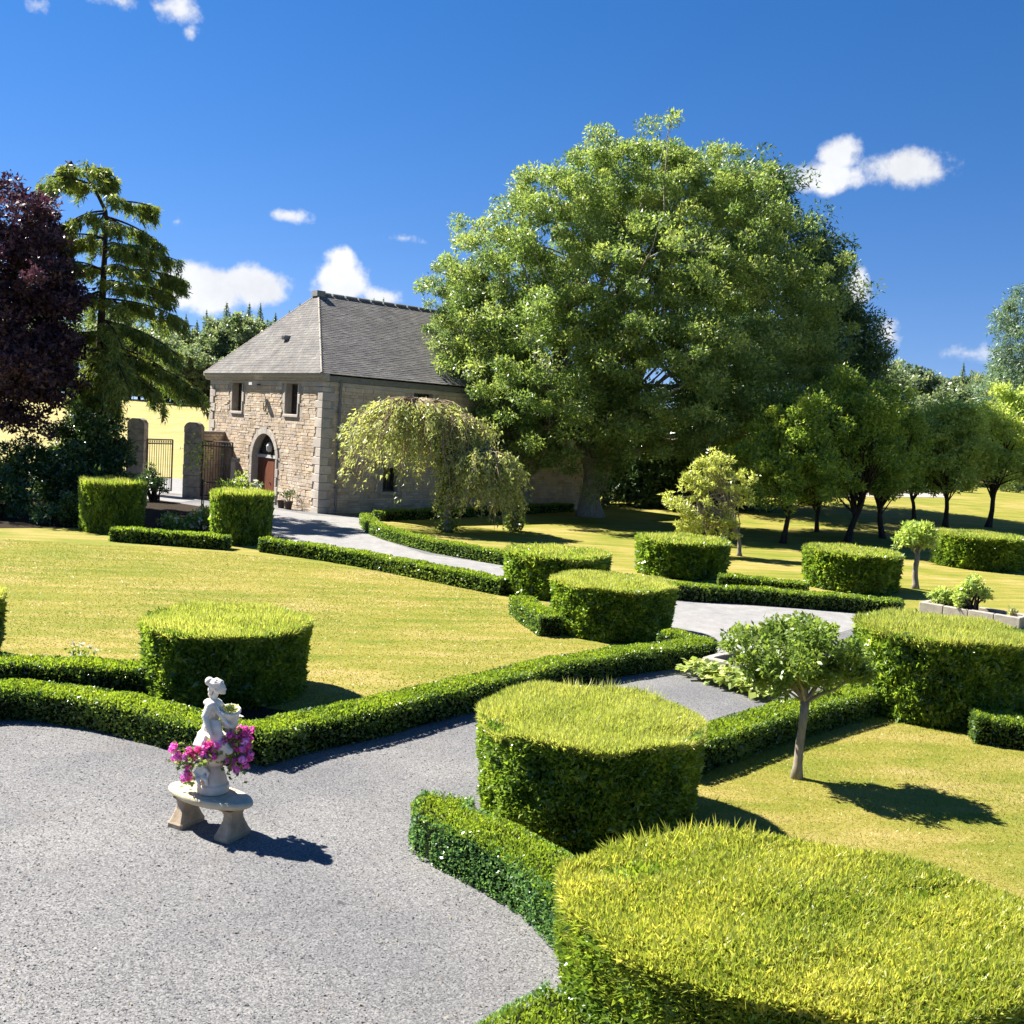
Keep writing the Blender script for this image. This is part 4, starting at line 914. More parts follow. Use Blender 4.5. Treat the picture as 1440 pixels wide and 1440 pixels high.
# dark conifers behind its right side
b = (12.5, 66.0, float(zt(12.5, 66)))
tree('dark_conifer', 'tall blackish conifer rising behind the right side of the broad tree', 'tree', b,
     [([(0, 0, -.3), (0, 0, 6), (.3, 0, 13), (.4, 0, 19)], [.5, .42, .25, .06])],
     rel(b, [(1050, 300, 62, 0), (1085, 360, 72, 0), (1110, 430, 80, 0), (1080, 500, 90, 0), (1040, 560, 80, -2), (1066, 262, 34, 0), (1140, 345, 26, 0), (1010, 620, 60, -1), (1090, 620, 60, 0)], 0), 420, 150, 1.1, .34, 'conifer', 'darkbark', 13, nl=60, lr=.09, droop=.4, aspect=.34, lflat=1)
b = (19.5, 68.0, float(zt(19.5, 68)))
tree('dark_conifer', 'lower blackish conifer behind the small leaning trees, right of the tall one', 'tree', b,
     [([(0, 0, -.3), (0, 0, 5), (0, 0, 11), (.1, 0, 14)], [.45, .38, .2, .05])],
     rel(b, [(1160, 420, 44, 0), (1180, 480, 52, 0), (1195, 545, 55, 0), (1165, 600, 60, 0), (1205, 610, 45, 0), (1215, 505, 28, 0), (1150, 380, 26, 0)], 0), 300, 140, 1.0, .30, 'conifer', 'darkbark', 14, nl=50, lr=.08, droop=.4, aspect=.34, lflat=1)
# small trees with thin leaning trunks
def small(label, px, py, top, lobes, m, seed, ncl, per=120, rc=.55, leaf=.17, r=.13, bark='darkbark', stems=None, cat='tree', group='small trees on the right lawn', **kw):
    b = gp(px, py); s = b[1] / FPX
    tp = atY(top[0], top[1], b[1]); v = np.array([tp[0] - b[0], 0, tp[2] - b[2]])
    st = stems(b, v) if stems else [([(0, 0, -.2), tuple(v * .5 + [random.uniform(-.12, .12), 0, 0]), tuple(v), tuple(v * 1.7 + [0, 0, .3])], [r, r * .8, r * .7, r * .25])]
    return tree('small_tree', label, cat, b, st, rel(b, lobes, 0), ncl, per, rc, leaf, M_.get(m) and m, bark, seed, group=group, nl=kw.pop('nl', 45), lr=r * .45, **kw)
small('dark small tree with a thin upright trunk nearest the golden tree', 1100, 764, (1112, 700), [(1100, 630, 50, 0), (1085, 680, 34, -1), (1130, 600, 46, 0), (1135, 660, 42, -.5), (1065, 650, 35, .5)], 'maple', 31, 170)
small('low forking dark small tree second from the golden tree', 1149, 748, (1152, 712), [(1150, 640, 46, 0), (1170, 590, 48, 0), (1180, 670, 36, 0), (1140, 680, 30, 0)], 'maple', 32, 150)
small('small tree with a strongly leaning dark trunk in mid shade', 1190, 762, (1210, 712), [(1200, 615, 50, 0), (1178, 570, 38, 0), (1225, 585, 40, 0), (1235, 655, 36, 0), (1185, 672, 30, -.8), (1190, 540, 22, 0), (1160, 605, 26, .6), (1262, 560, 20, .4)], 'maple', 33, 190, r=.17)
small('small dark-trunked tree just right of the leaning one', 1242, 757, (1238, 706), [(1245, 620, 46, 0), (1262, 665, 38, 0), (1235, 670, 36, 0), (1265, 600, 30, 0)], 'maple', 34, 150, r=.16)
small('thin curved dark-trunked tree on the sunny edge of the group', 1286, 733, (1280, 690), [(1285, 640, 34, 0), (1272, 610, 30, 0), (1300, 670, 26, 0), (1262, 660, 24, 0)], 'maple', 35, 95, r=.13)
small('light green small tree with a forked pinkish trunk', 1329, 741, (1331, 690), [(1330, 636, 40, 0), (1308, 606, 26, 0), (1352, 596, 30, 0), (1345, 668, 24, 0), (1300, 650, 20, .5), (1368, 632, 22, -.5), (1330, 580, 18, 0)], 'brightleaf', 36, 150, leaf=.2, r=.15, rc=.6)
small('light green small tree beside the right picture edge', 1389, 741, (1398, 690), [(1398, 630, 38, 0), (1428, 600, 40, 0), (1384, 590, 28, 0), (1425, 655, 34, .5), (1455, 640, 40, 0), (1375, 655, 20, -.5), (1410, 565, 24, 0), (1445, 575, 30, 0)], 'brightleaf', 37, 170, leaf=.2, r=.17, rc=.65)
# golden tree
small('golden yellow small tree with tangled bare lower twigs', 1003, 780, (1004, 715), [(1000, 668, 28, 0), (975, 690, 22, 0), (1030, 678, 22, 0), (1008, 650, 18, 0), (955, 712, 17, -.3), (1045, 700, 12, 0), (968, 735, 18, -.5), (1000, 716, 24, -.4), (1015, 738, 20, -.4), (945, 700, 12, 0), (1050, 668, 10, 0), (985, 655, 14, 0)], 'yellow', 41, 130, per=55, rc=.25, leaf=.13, r=.1, bark='palebark', group=None, nl=90,
      stems=lambda b, v: [([(0, 0, -.1), (-.2, 0, .7), (-.6, -.1, 1.6), (-.9, -.2, 2.4)], [.11, .09, .06, .03]), ([(0, 0, 0), (.3, 0, .8), (.6, 0, 1.7), (.9, 0, 2.5)], [.1, .08, .05, .03]), ([(1.1, .1, -.1), (1.0, .1, .8), (.6, 0, 1.6)], [.09, .07, .03])], up=.1, tip=.012)
# copper tree on the left edge
b = (-23.5, 44.0, 0)
tree('copper_tree', 'dark purple copper-leaved tree filling the left edge', 'tree', b, [([(0, 0, -.3), (0, 0, 3), (.4, 0, 7), (.6, 0, 11)], [.42, .36, .25, .1])],
     rel(b, [(5, 335, 72, 0), (55, 340, 34, -1), (52, 410, 48, -1), (-10, 430, 85, -2), (62, 480, 40, -1), (10, 510, 72, -2), (60, 540, 36, -1), (-80, 420, 90, 0), (-70, 540, 80, 0), (20, 575, 36, -1), (-10, 280, 34, 0), (78, 400, 22, 0)], 0), 420, 170, .65, .19, 'purple', 'darkbark', 51, nl=70, lr=.1, aspect=.7)
# cedar with layered drooping boughs
b = gp(140, 712); b = (b[0], 46.0, 0)
ct = thing('cedar', 'tall cedar with layered drooping boughs left of the house', 'tree', b)
def cw(px, py, dy=0):
    p = atY(px, py, b[1] + dy); return np.array([p[0] - b[0], p[1] - b[1], p[2] - b[2]])
stem = [(0, 0, -.3), cw(143, 600), cw(141, 480), cw(146, 380), cw(150, 300), cw(128, 255), cw(92, 226)]
MB().tube(resample(stem, .4), np.interp(np.linspace(0, 1, len(resample(stem, .4))), [0, .5, .8, 1], [.30, .17, .09, .03]), 10).build('trunk', M_['darkbark'], ct, None, True)
boughs = [((130, 258), (62, 262)), ((140, 270), (163, 250)), ((120, 240), (150, 238)), ((100, 228), (91, 240)), ((150, 285), (218, 292)), ((150, 305), (226, 344)), ((148, 300), (92, 318)), ((148, 335), (94, 348)), ((150, 360), (249, 366)), ((146, 350), (215, 352)), ((146, 380), (92, 374)), ((147, 380), (266, 398)), ((144, 400), (240, 415)), ((143, 420), (258, 452)), ((142, 410), (96, 430)),
          ((142, 450), (250, 500)), ((142, 470), (100, 470)), ((142, 480), (270, 548)), ((142, 490), (285, 556)), ((142, 500), (232, 570)), ((142, 500), (110, 560)), ((142, 470), (190, 540)), ((142, 520), (160, 575)), ((142, 485), (130, 545))]
lb = MB(); Pp = []; Dd = []; Tn = []; g = np.random.default_rng(52)
def bough(a, e, dens, rad_):
    v = e - a; ln = np.linalg.norm(v); p = bez(a, a + v * .6 + np.array([0, 0, .14 * ln]), e, 10)
    lb.tube(p, np.linspace(rad_, .02, 10), 5, False)
    hv = unit(np.array([-v[1], v[0], 0]))
    nsub = int(ln * 4.5) + 2
    for _ in range(nsub):
        f = g.uniform(.18, 1.0); q = np.array([np.interp(f, np.linspace(0, 1, 10), p[:, k]) for k in range(3)])
        sd = hv * g.choice([-1, 1]) * g.uniform(.3, 1) + unit(v) * g.uniform(.2, .9); sl_ = (.3 + .17 * ln * (1 - f * .6)) * g.uniform(.5, 1.1)
        q2 = q + unit(sd) * sl_ + np.array([0, 0, -.12 * sl_]); 
        n = int(dens * (sl_ + .4)); s = g.uniform(0, 1, n)[:, None]
        w = q + (q2 - q) * s
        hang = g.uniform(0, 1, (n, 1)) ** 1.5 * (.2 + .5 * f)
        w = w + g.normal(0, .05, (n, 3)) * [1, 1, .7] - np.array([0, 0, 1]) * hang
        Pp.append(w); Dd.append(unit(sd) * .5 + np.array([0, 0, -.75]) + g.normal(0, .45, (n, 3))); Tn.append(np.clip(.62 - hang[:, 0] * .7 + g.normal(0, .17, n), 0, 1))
for (a, e) in boughs:
    A = cw(*a); Eb = cw(*e, g.uniform(-1.2, 1.2)); bough(A, Eb, 150, .055)
    ln = np.linalg.norm(Eb - A)
    for sgn in (-1, 1):                   # boughs towards and away from the house side
        an = g.uniform(.6, 1.2); bough(A + [0, 0, g.uniform(-.1, .1)], A + np.array([(Eb - A)[0] * .55, sgn * ln * .7, (Eb - A)[2] * .9]), 50, .05)
lb.build('limbs', M_['darkbark'], ct, None, True)
P = np.concatenate(Pp); D = np.concatenate(Dd); Ln = .23 * g.uniform(.6, 1.5, len(P))
link('crown', np_quads('cedar_crown', leafT(P, D, Ln, Ln * .24), np.concatenate(Tn), M_['cedar']), None, ct, 'stuff')
# bluish conifer on the right edge
b = (41.5, 80.0, float(zt(41.5, 80)))
tree('blue_cedar', 'bluish conifer leaning into the picture at the right edge', 'tree', b, [([(0, 0, -.3), (0, 0, 6), (0, 0, 15)], [.4, .3, .08])],
     rel(b, [(1450, 440, 36, 0), (1432, 470, 34, 0), (1445, 520, 44, 0), (1425, 545, 34, 0), (1420, 575, 40, 0), (1470, 560, 50, 0), (1465, 480, 50, 0)], 0), 220, 130, .8, .3, 'bluecedar', 'darkbark', 55, nl=40, lr=.09, aspect=.3, droop=.3)

# weeping tree: two falling domes on two ivy-clad stems
b = gp(628, 748); wt = thing('weeping_tree', 'straggly weeping tree with bare tan twigs before the dark house wall', 'tree', b)
def ww(px, py, dy=0):
    p = atY(px, py, b[1] + dy); return np.array([p[0] - b[0], p[1] - b[1], p[2] - b[2]])
s1 = resample([(0, 0, -.2), ww(632, 690), ww(628, 640, .6), ww(600, 590, 1.2), ww(585, 560, 1.4)], .25); s2 = resample([ww(724, 742, 2.2), ww(722, 700, 2), ww(705, 660, 1.2), ww(690, 632, .6)], .25)
for s in (s1, s2): MB().tube(s, np.linspace(.17, .07, len(s)), 9).build('trunk', M_['palebark'], wt, None, True)
def dome(ax, ay, dy, rx, ry, drop, n, nb, seed):
    g = np.random.default_rng(seed); A = ww(ax, ay, dy); k = b[1] / FPX; P = []; D = []; tw = MB()
    for i in range(n + nb):
        an = g.uniform(0, 2 * np.pi); f = g.uniform(.25, 1.0); R = np.array([math.cos(an) * rx, math.sin(an) * ry]) * k * f; dz = drop * k * g.uniform(.38, 1.2) * (.45 + .55 * f)
        st_ = A + np.array([R[0] * .12, R[1] * .12, g.uniform(-.3, .1)])
        mid = A + np.array([R[0] * .75, R[1] * .75, .25 + g.uniform(-.25, .2) - (1 - f) * .4]); e = A + np.array([R[0] * 1.05 + g.normal(0, .15), R[1] * 1.05 + g.normal(0, .15), -dz])
        p = bez(st_, mid, e, 9)
        if i < n:
            m = int(26 + 30 * f); s = g.uniform(.25, 1, m) ** .8; q = np.stack([np.interp(s, np.linspace(0, 1, 9), p[:, c]) for c in range(3)], 1) + g.normal(0, .09, (m, 3))
            P.append(q); D.append(np.array([0, 0, -.8]) + np.array([R[0], R[1], 0]) * .25 + g.normal(0, .5, (m, 3)))
        if i >= n or i % 3 == 0: p[2:] += g.normal(0, .06, p[2:].shape); tw.tube(p, np.linspace(.03, .008, 9), 4, False)
    return np.concatenate(P), np.concatenate(D), tw
P1, D1, tw1 = dome(588, 562, 1.2, 106, 80, 124, 380, 120, 1); P2, D2, tw2 = dome(680, 634, .4, 66, 66, 92, 320, 80, 2); P3, D3, tw3 = dome(640, 585, 1.0, 70, 60, 70, 120, 80, 3)
tw1.add(tw2.v, tw2.f); tw1.add(tw3.v, tw3.f); tw1.build('bare_twigs', M_['twig'], wt)
P = np.concatenate([P1, P2, P3]); D = np.concatenate([D1, D2, D3]); Ln = .17 * rng.uniform(.6, 1.4, len(P))
link('crown', np_quads('weeping_crown', leafT(P, D, Ln, Ln * .42), np.clip(rng.normal(.5, .22, len(P)), 0, 1), M_['weep']), None, wt, 'stuff')
P = []
for s in (s1, s2):
    k = len(s) * 2 // 3; i = rng.integers(0, k, 900); a = rng.uniform(0, 6.28, 900); P.append(s[i] + np.stack([np.cos(a), np.sin(a), 0 * a], 1) * rng.uniform(.15, .42, (900, 1)) + rng.normal(0, .1, (900, 3)))
P = np.concatenate(P); P[:, 2] = np.abs(P[:, 2]); link('ivy', np_quads('ivy_leaf', leafV(P, rng.normal(size=P.shape) + [0, 0, -.6], .16, .13), rng.uniform(size=len(P)), M_['ivy']), None, wt, 'stuff')

# shrubs in the left bed
def shrub(name, label, base, lobes, ncl, per, rc, leaf, m, seed, group=None, cat='shrub', stems=7, spread=.5, **kw):
    t = thing(name, label, cat, base, 0, group); C, O = clumps_from(lobes, ncl, seed, .6, kw.pop('lflat', .9)); g = np.random.default_rng(seed); s = MB()
    for i in g.choice(len(C), min(stems, len(C)), replace=False):
        a = np.array([g.normal(0, .08), g.normal(0, .08), -.05]); s.tube(bez(a, a * .5 + C[i] * np.array([.35, .35, .6]), C[i], 6), np.linspace(.05 * kw.get('th', 1), .012, 6), 5, False)
    kw.pop('th', None); s.build('stems', M_[kw.pop('bark', 'darkbark')], t)
    link('foliage', crown_mesh(name + '_leaves', C, O, per, rc, leaf, M_[m], seed + 3, **kw), None, t, 'stuff'); return t
b = gp(122, 712)
shrub('dark_shrub', 'big dark glossy shrub standing left of the gate', b, rel(b, [(125, 620, 44, 0), (118, 660, 55, 0), (85, 685, 32, 0), (155, 668, 36, 0), (125, 580, 26, 0), (80, 650, 22, 0)], 0), 170, 120, .5, .2, 'shrub', 61, stems=14, aspect=.5)
b = gp(30, 712)
shrub('dark_shrub', 'smaller dark bush under the copper tree, on bare stems', b, rel(b, [(30, 640, 26, 0), (22, 660, 22, 0), (45, 655, 18, 0)], 0), 50, 70, .4, .17, 'shrub', 62, stems=12)
b = gp(5, 728)
shrub('dark_shrub', 'low bluish-dark bush cut by the left edge above the lawn', b, rel(b, [(0, 690, 30, 0), (-30, 690, 36, 0), (28, 705, 20, 0)], 0), 60, 90, .35, .15, 'shrub', 63)
b = gp(75, 738)
shrub('dark_shrub', 'low dark ground-hugging bush between the left drum and the lawn', b, rel(b, [(85, 722, 20, 0), (60, 726, 16, 0), (108, 715, 20, 0)], 0), 60, 80, .3, .13, 'shrub', 64)
b = gp(216, 705)
shrub('twiggy_shrub', 'thin twiggy dark shrub before the left gate pillar', b, rel(b, [(212, 672, 17, 0), (228, 685, 12, 0), (200, 680, 10, 0)], 0), 34, 45, .28, .14, 'shrub', 65, stems=24)
b = gp(283, 722); t = thing('staked_sapling', 'slim sapling on a dark stake before the right gate pillar', 'sapling', b)
MB().tube([(0, 0, -.1), (.02, 0, 1.5)], .035, 6).build('stake', M_['darkbark'], t); MB().tube([(.09, 0, -.1), (.07, .02, 1), (-.05, 0, 2.2), (-.3, 0, 2.9)], [.025, .02, .015, .008], 5).build('trunk', M_['twig'], t)
P = rng.normal(0, 1, (170, 3)) * [.35, .3, .4] + [-.15, 0, 2.6]; link('crown', np_quads('sapling_leaf', leafV(P, rng.normal(size=P.shape), .15, .09), rng.uniform(size=170), M_['maple']), None, t, 'stuff')
def rose(label, b, lobes, n, per, seed, leafm='maple', fl=60, fm='white', fs=.11):
    t = shrub('rose_bush', label, b, lobes, n, per, .25, .11, leafm, seed, 'rose bushes', stems=10, th=.5); C, O = clumps_from(lobes, fl, seed + 7, .95); g = np.random.default_rng(seed)
    P = np.repeat(C, 7, 0); V = leafV(P + g.normal(0, fs * .25, P.shape), g.normal(size=P.shape) + np.repeat(O, 7, 0), fs, fs * .9)
    link('flowers', np_quads('petal', V, g.uniform(size=len(P)), M_[fm]), None, t, 'stuff')
b = (-10.2, 38.6, 0); rose('white rose bush showing above the drum before the arched door', b, rel(b, [(322, 690, 14, 0), (345, 684, 15, 0), (362, 690, 12, 0), (340, 710, 22, 0)], 0), 50, 40, 71, fl=70)
b = gp(245, 748); rose('low white rose left of two behind the rose bed hedge', b, rel(b, [(246, 736, 11, 0), (238, 730, 8, 0)], 0), 22, 40, 72, fl=16)
b = gp(280, 748); rose('taller white rose right of two behind the rose bed hedge', b, rel(b, [(280, 732, 14, 0), (290, 724, 10, 0), (268, 740, 10, 0)], 0), 30, 40, 73, fl=26)
b = (at(105, 958)[0], at(105, 958)[1], 0); t = shrub('dry_rose', 'faded pale pink rose between the two low hedges at left', b, [(0, 0, .42, .16), (.2, 0, .38, .12)], 14, 16, .12, .06, 'maple', 74, stems=12, bark='twig'); 
g = np.random.default_rng(4); C = g.normal(0, .1, (16, 3)) * [1.6, 1, .8] + [.05, 0, .5]; P = np.repeat(C, 6, 0); link('flowers', np_quads('petal', leafV(P, g.normal(size=P.shape), .06, .055), g.uniform(size=len(P)), M_['white']), None, t, 'stuff')

# dark growth behind the broad tree
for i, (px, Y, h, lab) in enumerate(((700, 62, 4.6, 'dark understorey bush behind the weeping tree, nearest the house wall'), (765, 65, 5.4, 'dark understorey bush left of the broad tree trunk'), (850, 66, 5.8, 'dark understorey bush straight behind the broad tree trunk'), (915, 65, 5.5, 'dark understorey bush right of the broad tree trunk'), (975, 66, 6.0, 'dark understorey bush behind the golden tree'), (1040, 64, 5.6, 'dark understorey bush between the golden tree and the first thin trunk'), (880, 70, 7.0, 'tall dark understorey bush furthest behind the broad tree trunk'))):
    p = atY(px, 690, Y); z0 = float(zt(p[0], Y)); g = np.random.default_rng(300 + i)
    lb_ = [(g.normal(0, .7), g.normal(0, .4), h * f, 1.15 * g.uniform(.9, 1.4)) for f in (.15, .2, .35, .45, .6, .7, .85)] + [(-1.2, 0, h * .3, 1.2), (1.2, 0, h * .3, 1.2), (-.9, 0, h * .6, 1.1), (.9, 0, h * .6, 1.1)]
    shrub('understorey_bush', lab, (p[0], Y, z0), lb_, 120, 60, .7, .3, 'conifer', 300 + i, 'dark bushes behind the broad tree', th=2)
# standard (lollipop) trees
b = gp(1120, 1094); k = b[1] / FPX
t = tree('standard_tree', 'slim standard tree with a flat round head and grey trunk on the right lawn', 'tree', b, [([(0, 0, -.1), (.0, 0, .35), (.015, 0, .8), (.03, 0, 1.1)], [.068, .058, .054, .062])],
     rel(b, [(1115, 915, 46, 0), (1065, 912, 44, .1), (1160, 922, 46, -.1), (1195, 935, 26, 0), (1040, 905, 24, 0), (1120, 898, 34, .35), (1115, 935, 36, -.4), (1085, 945, 26, .2), (1150, 948, 26, .1)], 0), 190, 75, .14, .075, 'standard', 'palebark', 81, nl=18, lr=.04, loose=.03, aspect=.5, up=.15, forks=(.96, 1.0), tip=.006, lflat=.9)
b = gp(1287, 828)
tree('standard_tree', 'small pale-trunked standard tree by the far raised bed', 'tree', b, [([(0, 0, -.1), (-.05, 0, .6), (-.03, 0, 1.2)], [.11, .09, .08])],
     rel(b, [(1285, 752, 17, 0), (1272, 757, 13, 0), (1300, 755, 15, 0), (1290, 745, 13, 0), (1312, 752, 8, 0)], 0), 60, 45, .2, .14, 'brightleaf', 'palebark', 82, nl=16, lr=.05, aspect=.5, up=.15, forks=(.9, 1.0), tip=.01)

# ------------------------------------------------------------------ the woods far off (each tree an object, four kinds sharing their meshes)
def proto(kind, seed):
    g = np.random.default_rng(seed)
    if kind == 'spruce':
        P = []; D = []; 
        for z in np.linspace(.1, 1, 30):
            R = .19 * (1.0 - z) ** 1.0 + .001; n = int(70 + 420 * (1 - z)); a = g.uniform(0, 6.28, n); r = R * g.uniform(.3, 1.08, n) * (1 + .18 * np.sin(5 * a + 20 * z))
            P.append(np.stack([r * np.cos(a), r * np.sin(a), z - .14 * r + g.normal(0, .012, n)], 1)); D.append(np.stack([np.cos(a), np.sin(a), np.full(n, -.45)], 1) + g.normal(0, .4, (n, 3)))
        P = np.concatenate(P); D = np.concatenate(D); Ln = .042 * (1.2 - P[:, 2]) * g.uniform(.6, 1.5, len(P))
        c = np_quads('spruce_crown', leafT(P, D, Ln, Ln * .45), np.clip(g.normal(.45, .2, len(P)), 0, 1), M_['forestdark'])
        tr = MB().tube([(0, 0, -.05), (0, 0, .5), (0, 0, .98)], [.018, .011, .003], 6).mesh('spruce_trunk', M_['darkbark'])
    else:
        lob = [(g.normal(0, .13), g.normal(0, .13), g.uniform(.38, .82), g.uniform(.14, .22)) for _ in range(9)] + [(0, 0, .84, .14)]
        C, O = clumps_from(lob, 150, seed, .75); c = crown_mesh('wood_crown', C, O, 50, .055, .035, M_['forest'], seed, aspect=.65)
        tr = MB().tube([(0, 0, -.05), (.01, 0, .25), (.0, .01, .6)], [.025, .018, .008], 6).mesh('wood_trunk', M_['darkbark'])
    return c, tr
spr = [proto('spruce', 1), proto('spruce', 2)]; brd = [proto('broad', 3), proto('broad', 4), proto('broad', 5)]
WOODN = {}
def wood(kind, px, top_py, Y, label, group, w=1.0):
    p = atY(px, 600, Y); x = p[0]; z0 = float(zt(x, Y)); h = atY(px, top_py, Y)[2] - z0
    t = thing('spruce_tree' if kind == 's' else 'wood_tree', label, 'tree', (x, Y, z0), random.uniform(0, 6.28), group); t.scale = (h * w, h * w, h)
    c, tr = random.choice(spr if kind == 's' else brd); link('crown', c, None, t, 'stuff'); link('trunk', tr, None, t)
random.seed(21)
for i in range(26):
    px = 175 + i * 14.5 + random.uniform(-8, 8); wood('s', px, 438 + random.uniform(-14, 14) - max(0, (px - 330)) * .03, 182 + random.uniform(-4, 8), 'spruce in the wood skyline beyond the meadow', 'spruces along the wood skyline', random.uniform(1.0, 1.45))
for i in range(24):
    px = 170 + i * 15 + random.uniform(-6, 6); wood('b', px, 452 + random.uniform(-12, 20), 172 + random.uniform(-3, 3), 'leafy tree at the wood edge behind the meadow', 'leafy trees along the wood edge', 1.0)
for (px, ty) in ((245, 490), (268, 482), (288, 505), (310, 500), (228, 500), (335, 505), (355, 495)): wood('b', px, ty, 160, 'rounded bush-like tree in front of the wood edge', 'low trees before the wood', 1.2)
for i in range(12):
    px = -150 + i * 27 + random.uniform(-8, 8); wood('b' if i % 3 else 's', px, 450 + random.uniform(-18, 14), 180 + random.uniform(-5, 5), 'wood tree glimpsed behind the copper tree and cedar', 'wood trees behind the cedar')
for (px, ty, k) in ((1262, 515, 's'), (1278, 512, 'b'), (1296, 520, 'b'), (1312, 526, 's'), (1330, 530, 'b'), (1347, 512, 's'), (1362, 528, 'b'), (1380, 522, 'b'), (1398, 518, 'b'), (1416, 520, 'b'), (1250, 505, 'b'), (1436, 512, 'b'), (1460, 512, 'b'), (1490, 512, 'b'), (1530, 515, 'b')):
    wood(k, px, ty, 120 + random.uniform(-4, 6), 'distant spruce on the right skyline' if k == 's' else 'distant leafy tree on the right skyline', 'spruces on the right skyline' if k == 's' else 'leafy trees on the right skyline', 1.0)
for (px, ty) in ((1268, 560), (1300, 556), (1330, 565), (1360, 560), (1395, 570), (1430, 562), (1470, 560)): wood('b', px, ty, 104 + random.uniform(-2, 3), 'lower leafy tree before the right skyline', 'lower trees before the right skyline', 1.3)
# bushes along the sunny bank
for i, px in enumerate((1068, 1100, 1258, 1285, 1302, 1322, 1352, 1420)):
    x, y = at(px, 697 if px < 1200 else 692); b = (x, y, float(zt(x, y))); g = np.random.default_rng(90 + i)
    lab = ('pale scrubby bush at the foot of the sunny bank, ' + ('left of the first leaning trunk', 'seen between the first two trunks', 'right of the leaning trunks', 'behind the curved trunk', 'just right of the curved trunk', 'behind the forked pinkish trunk', 'right of the forked pinkish trunk', 'last one towards the right edge')[i])
    shrub('bank_bush', lab, b, [(0, 0, .6, .6), (.5, 0, .5, .45), (-.5, .2, .5, .45)], 26, 50, .4, .2, 'pale', 90 + i, 'bushes on the sunny bank')
#@@PART4
# ------------------------------------------------------------------ bench, statue and flowers on the forecourt
BX, BY, BR = -3.11, 10.92, rad(-25.6)
bench = thing('stone_bench', 'weathered oval stone bench on two flared legs, carrying the white statue', 'bench', (BX, BY, 0), BR)
MB().lathe([(.40, .335), (.43, .34), (.445, .352), (.46, .355), (.485, .37), (.50, .388), (.50, .405), (.485, .425), (.455, .432), (.44, .428), (.02, .43)], 48, (0, 0, 0), 1.12, .5, lambda q, z: 1 + .004 * math.sin(9 * q + 20 * z)).build('seat', M_['benchstone'], bench, None, False)
def leg_mesh():
    b = MB(); V = []; F = []; lv = [(0, .105, .19), (.05, .105, .19), (.07, .095, .175), (.12, .082, .15), (.20, .062, .115), (.26, .058, .105), (.30, .066, .12), (.334, .085, .155)]
    for (z, hx, hy) in lv:
        c = .018
        V += [(-hx + c, -hy, z), (hx - c, -hy, z), (hx, -hy + c, z), (hx, hy - c, z), (hx - c, hy, z), (-hx + c, hy, z), (-hx, hy - c, z), (-hx, -hy + c, z)]
    for i in range(len(lv) - 1):
        for k in range(8): F.append((i * 8 + k, i * 8 + (k + 1) % 8, i * 8 + 8 + (k + 1) % 8, i * 8 + 8 + k))
    F += [tuple(range(8))[::-1], tuple(range(len(V) - 8, len(V)))]
    return b.add(V, F).mesh('leg', M_['benchleg'])
lm = leg_mesh(); link('leg', lm, None, bench, loc=(-.33, 0, 0)); link('leg', lm, None, bench, loc=(.33, 0, 0))

SZ = .432
stt = thing('garden_statue', 'white stone statue of a kneeling woman with a hair bun holding an open urn', 'statue', (BX + .02, BY + .02, SZ))
MB().lathe([(.155, 0), (.168, .008), (.172, .035), (.166, .06), (.172, .075), (.165, .098), (.150, .105), (.148, .118), (.140, .16), (.118, .215), (.098, .26), (.09, .31)], 36).build('plinth', M_['terracast'], stt, None, True)
MB().lathe([(.088, .305), (.10, .33), (.135, .37), (.16, .42), (.172, .45), (.168, .465), (.15, .46), (.13, .42), (.02, .41)], 36).build('planter_bowl', M_['terracast'], stt, None, True)
MB().lathe([(.005, .425), (.13, .43), (.14, .425)], 20).build('soil', M_['soil'], stt)
def fuse(b, name, m, parent, vox, it=6):
    o = b.build(name, m, parent, None, True)
    r = o.modifiers.new('fuse', 'REMESH'); r.mode = 'VOXEL'; r.voxel_size = vox; r.use_smooth_shade = True
    s = o.modifiers.new('smooth', 'SMOOTH'); s.factor = .5; s.iterations = it; return o
def limb(b, pts, rs, seg=10):
    b.tube(pts, rs, seg)
    for p, r in zip(pts, rs): b.ell(p, (r, r, r), None, 10, 6)
# small carved child on the pedestal
b = MB(); b.ell((-.10, -.085, .25), (.052, .045, .07)); b.ell((-.115, -.10, .345), (.042, .042, .046)); b.ell((-.115, -.135, .34), (.012, .014, .012)); limb(b, [(-.10, -.10, .20), (-.04, -.16, .19), (-.02, -.155, .13)], [.03, .026, .018]); limb(b, [(-.13, -.09, .20), (-.13, -.15, .18), (-.10, -.16, .12)], [.03, .026, .018]); limb(b, [(-.07, -.10, .29), (-.02, -.13, .25), (-.03, -.15, .2)], [.022, .018, .013]); limb(b, [(-.14, -.09, .29), (-.175, -.10, .24), (-.15, -.13, .2)], [.022, .018, .013])
fuse(b, 'carved_child', M_['statue'], stt, .008)
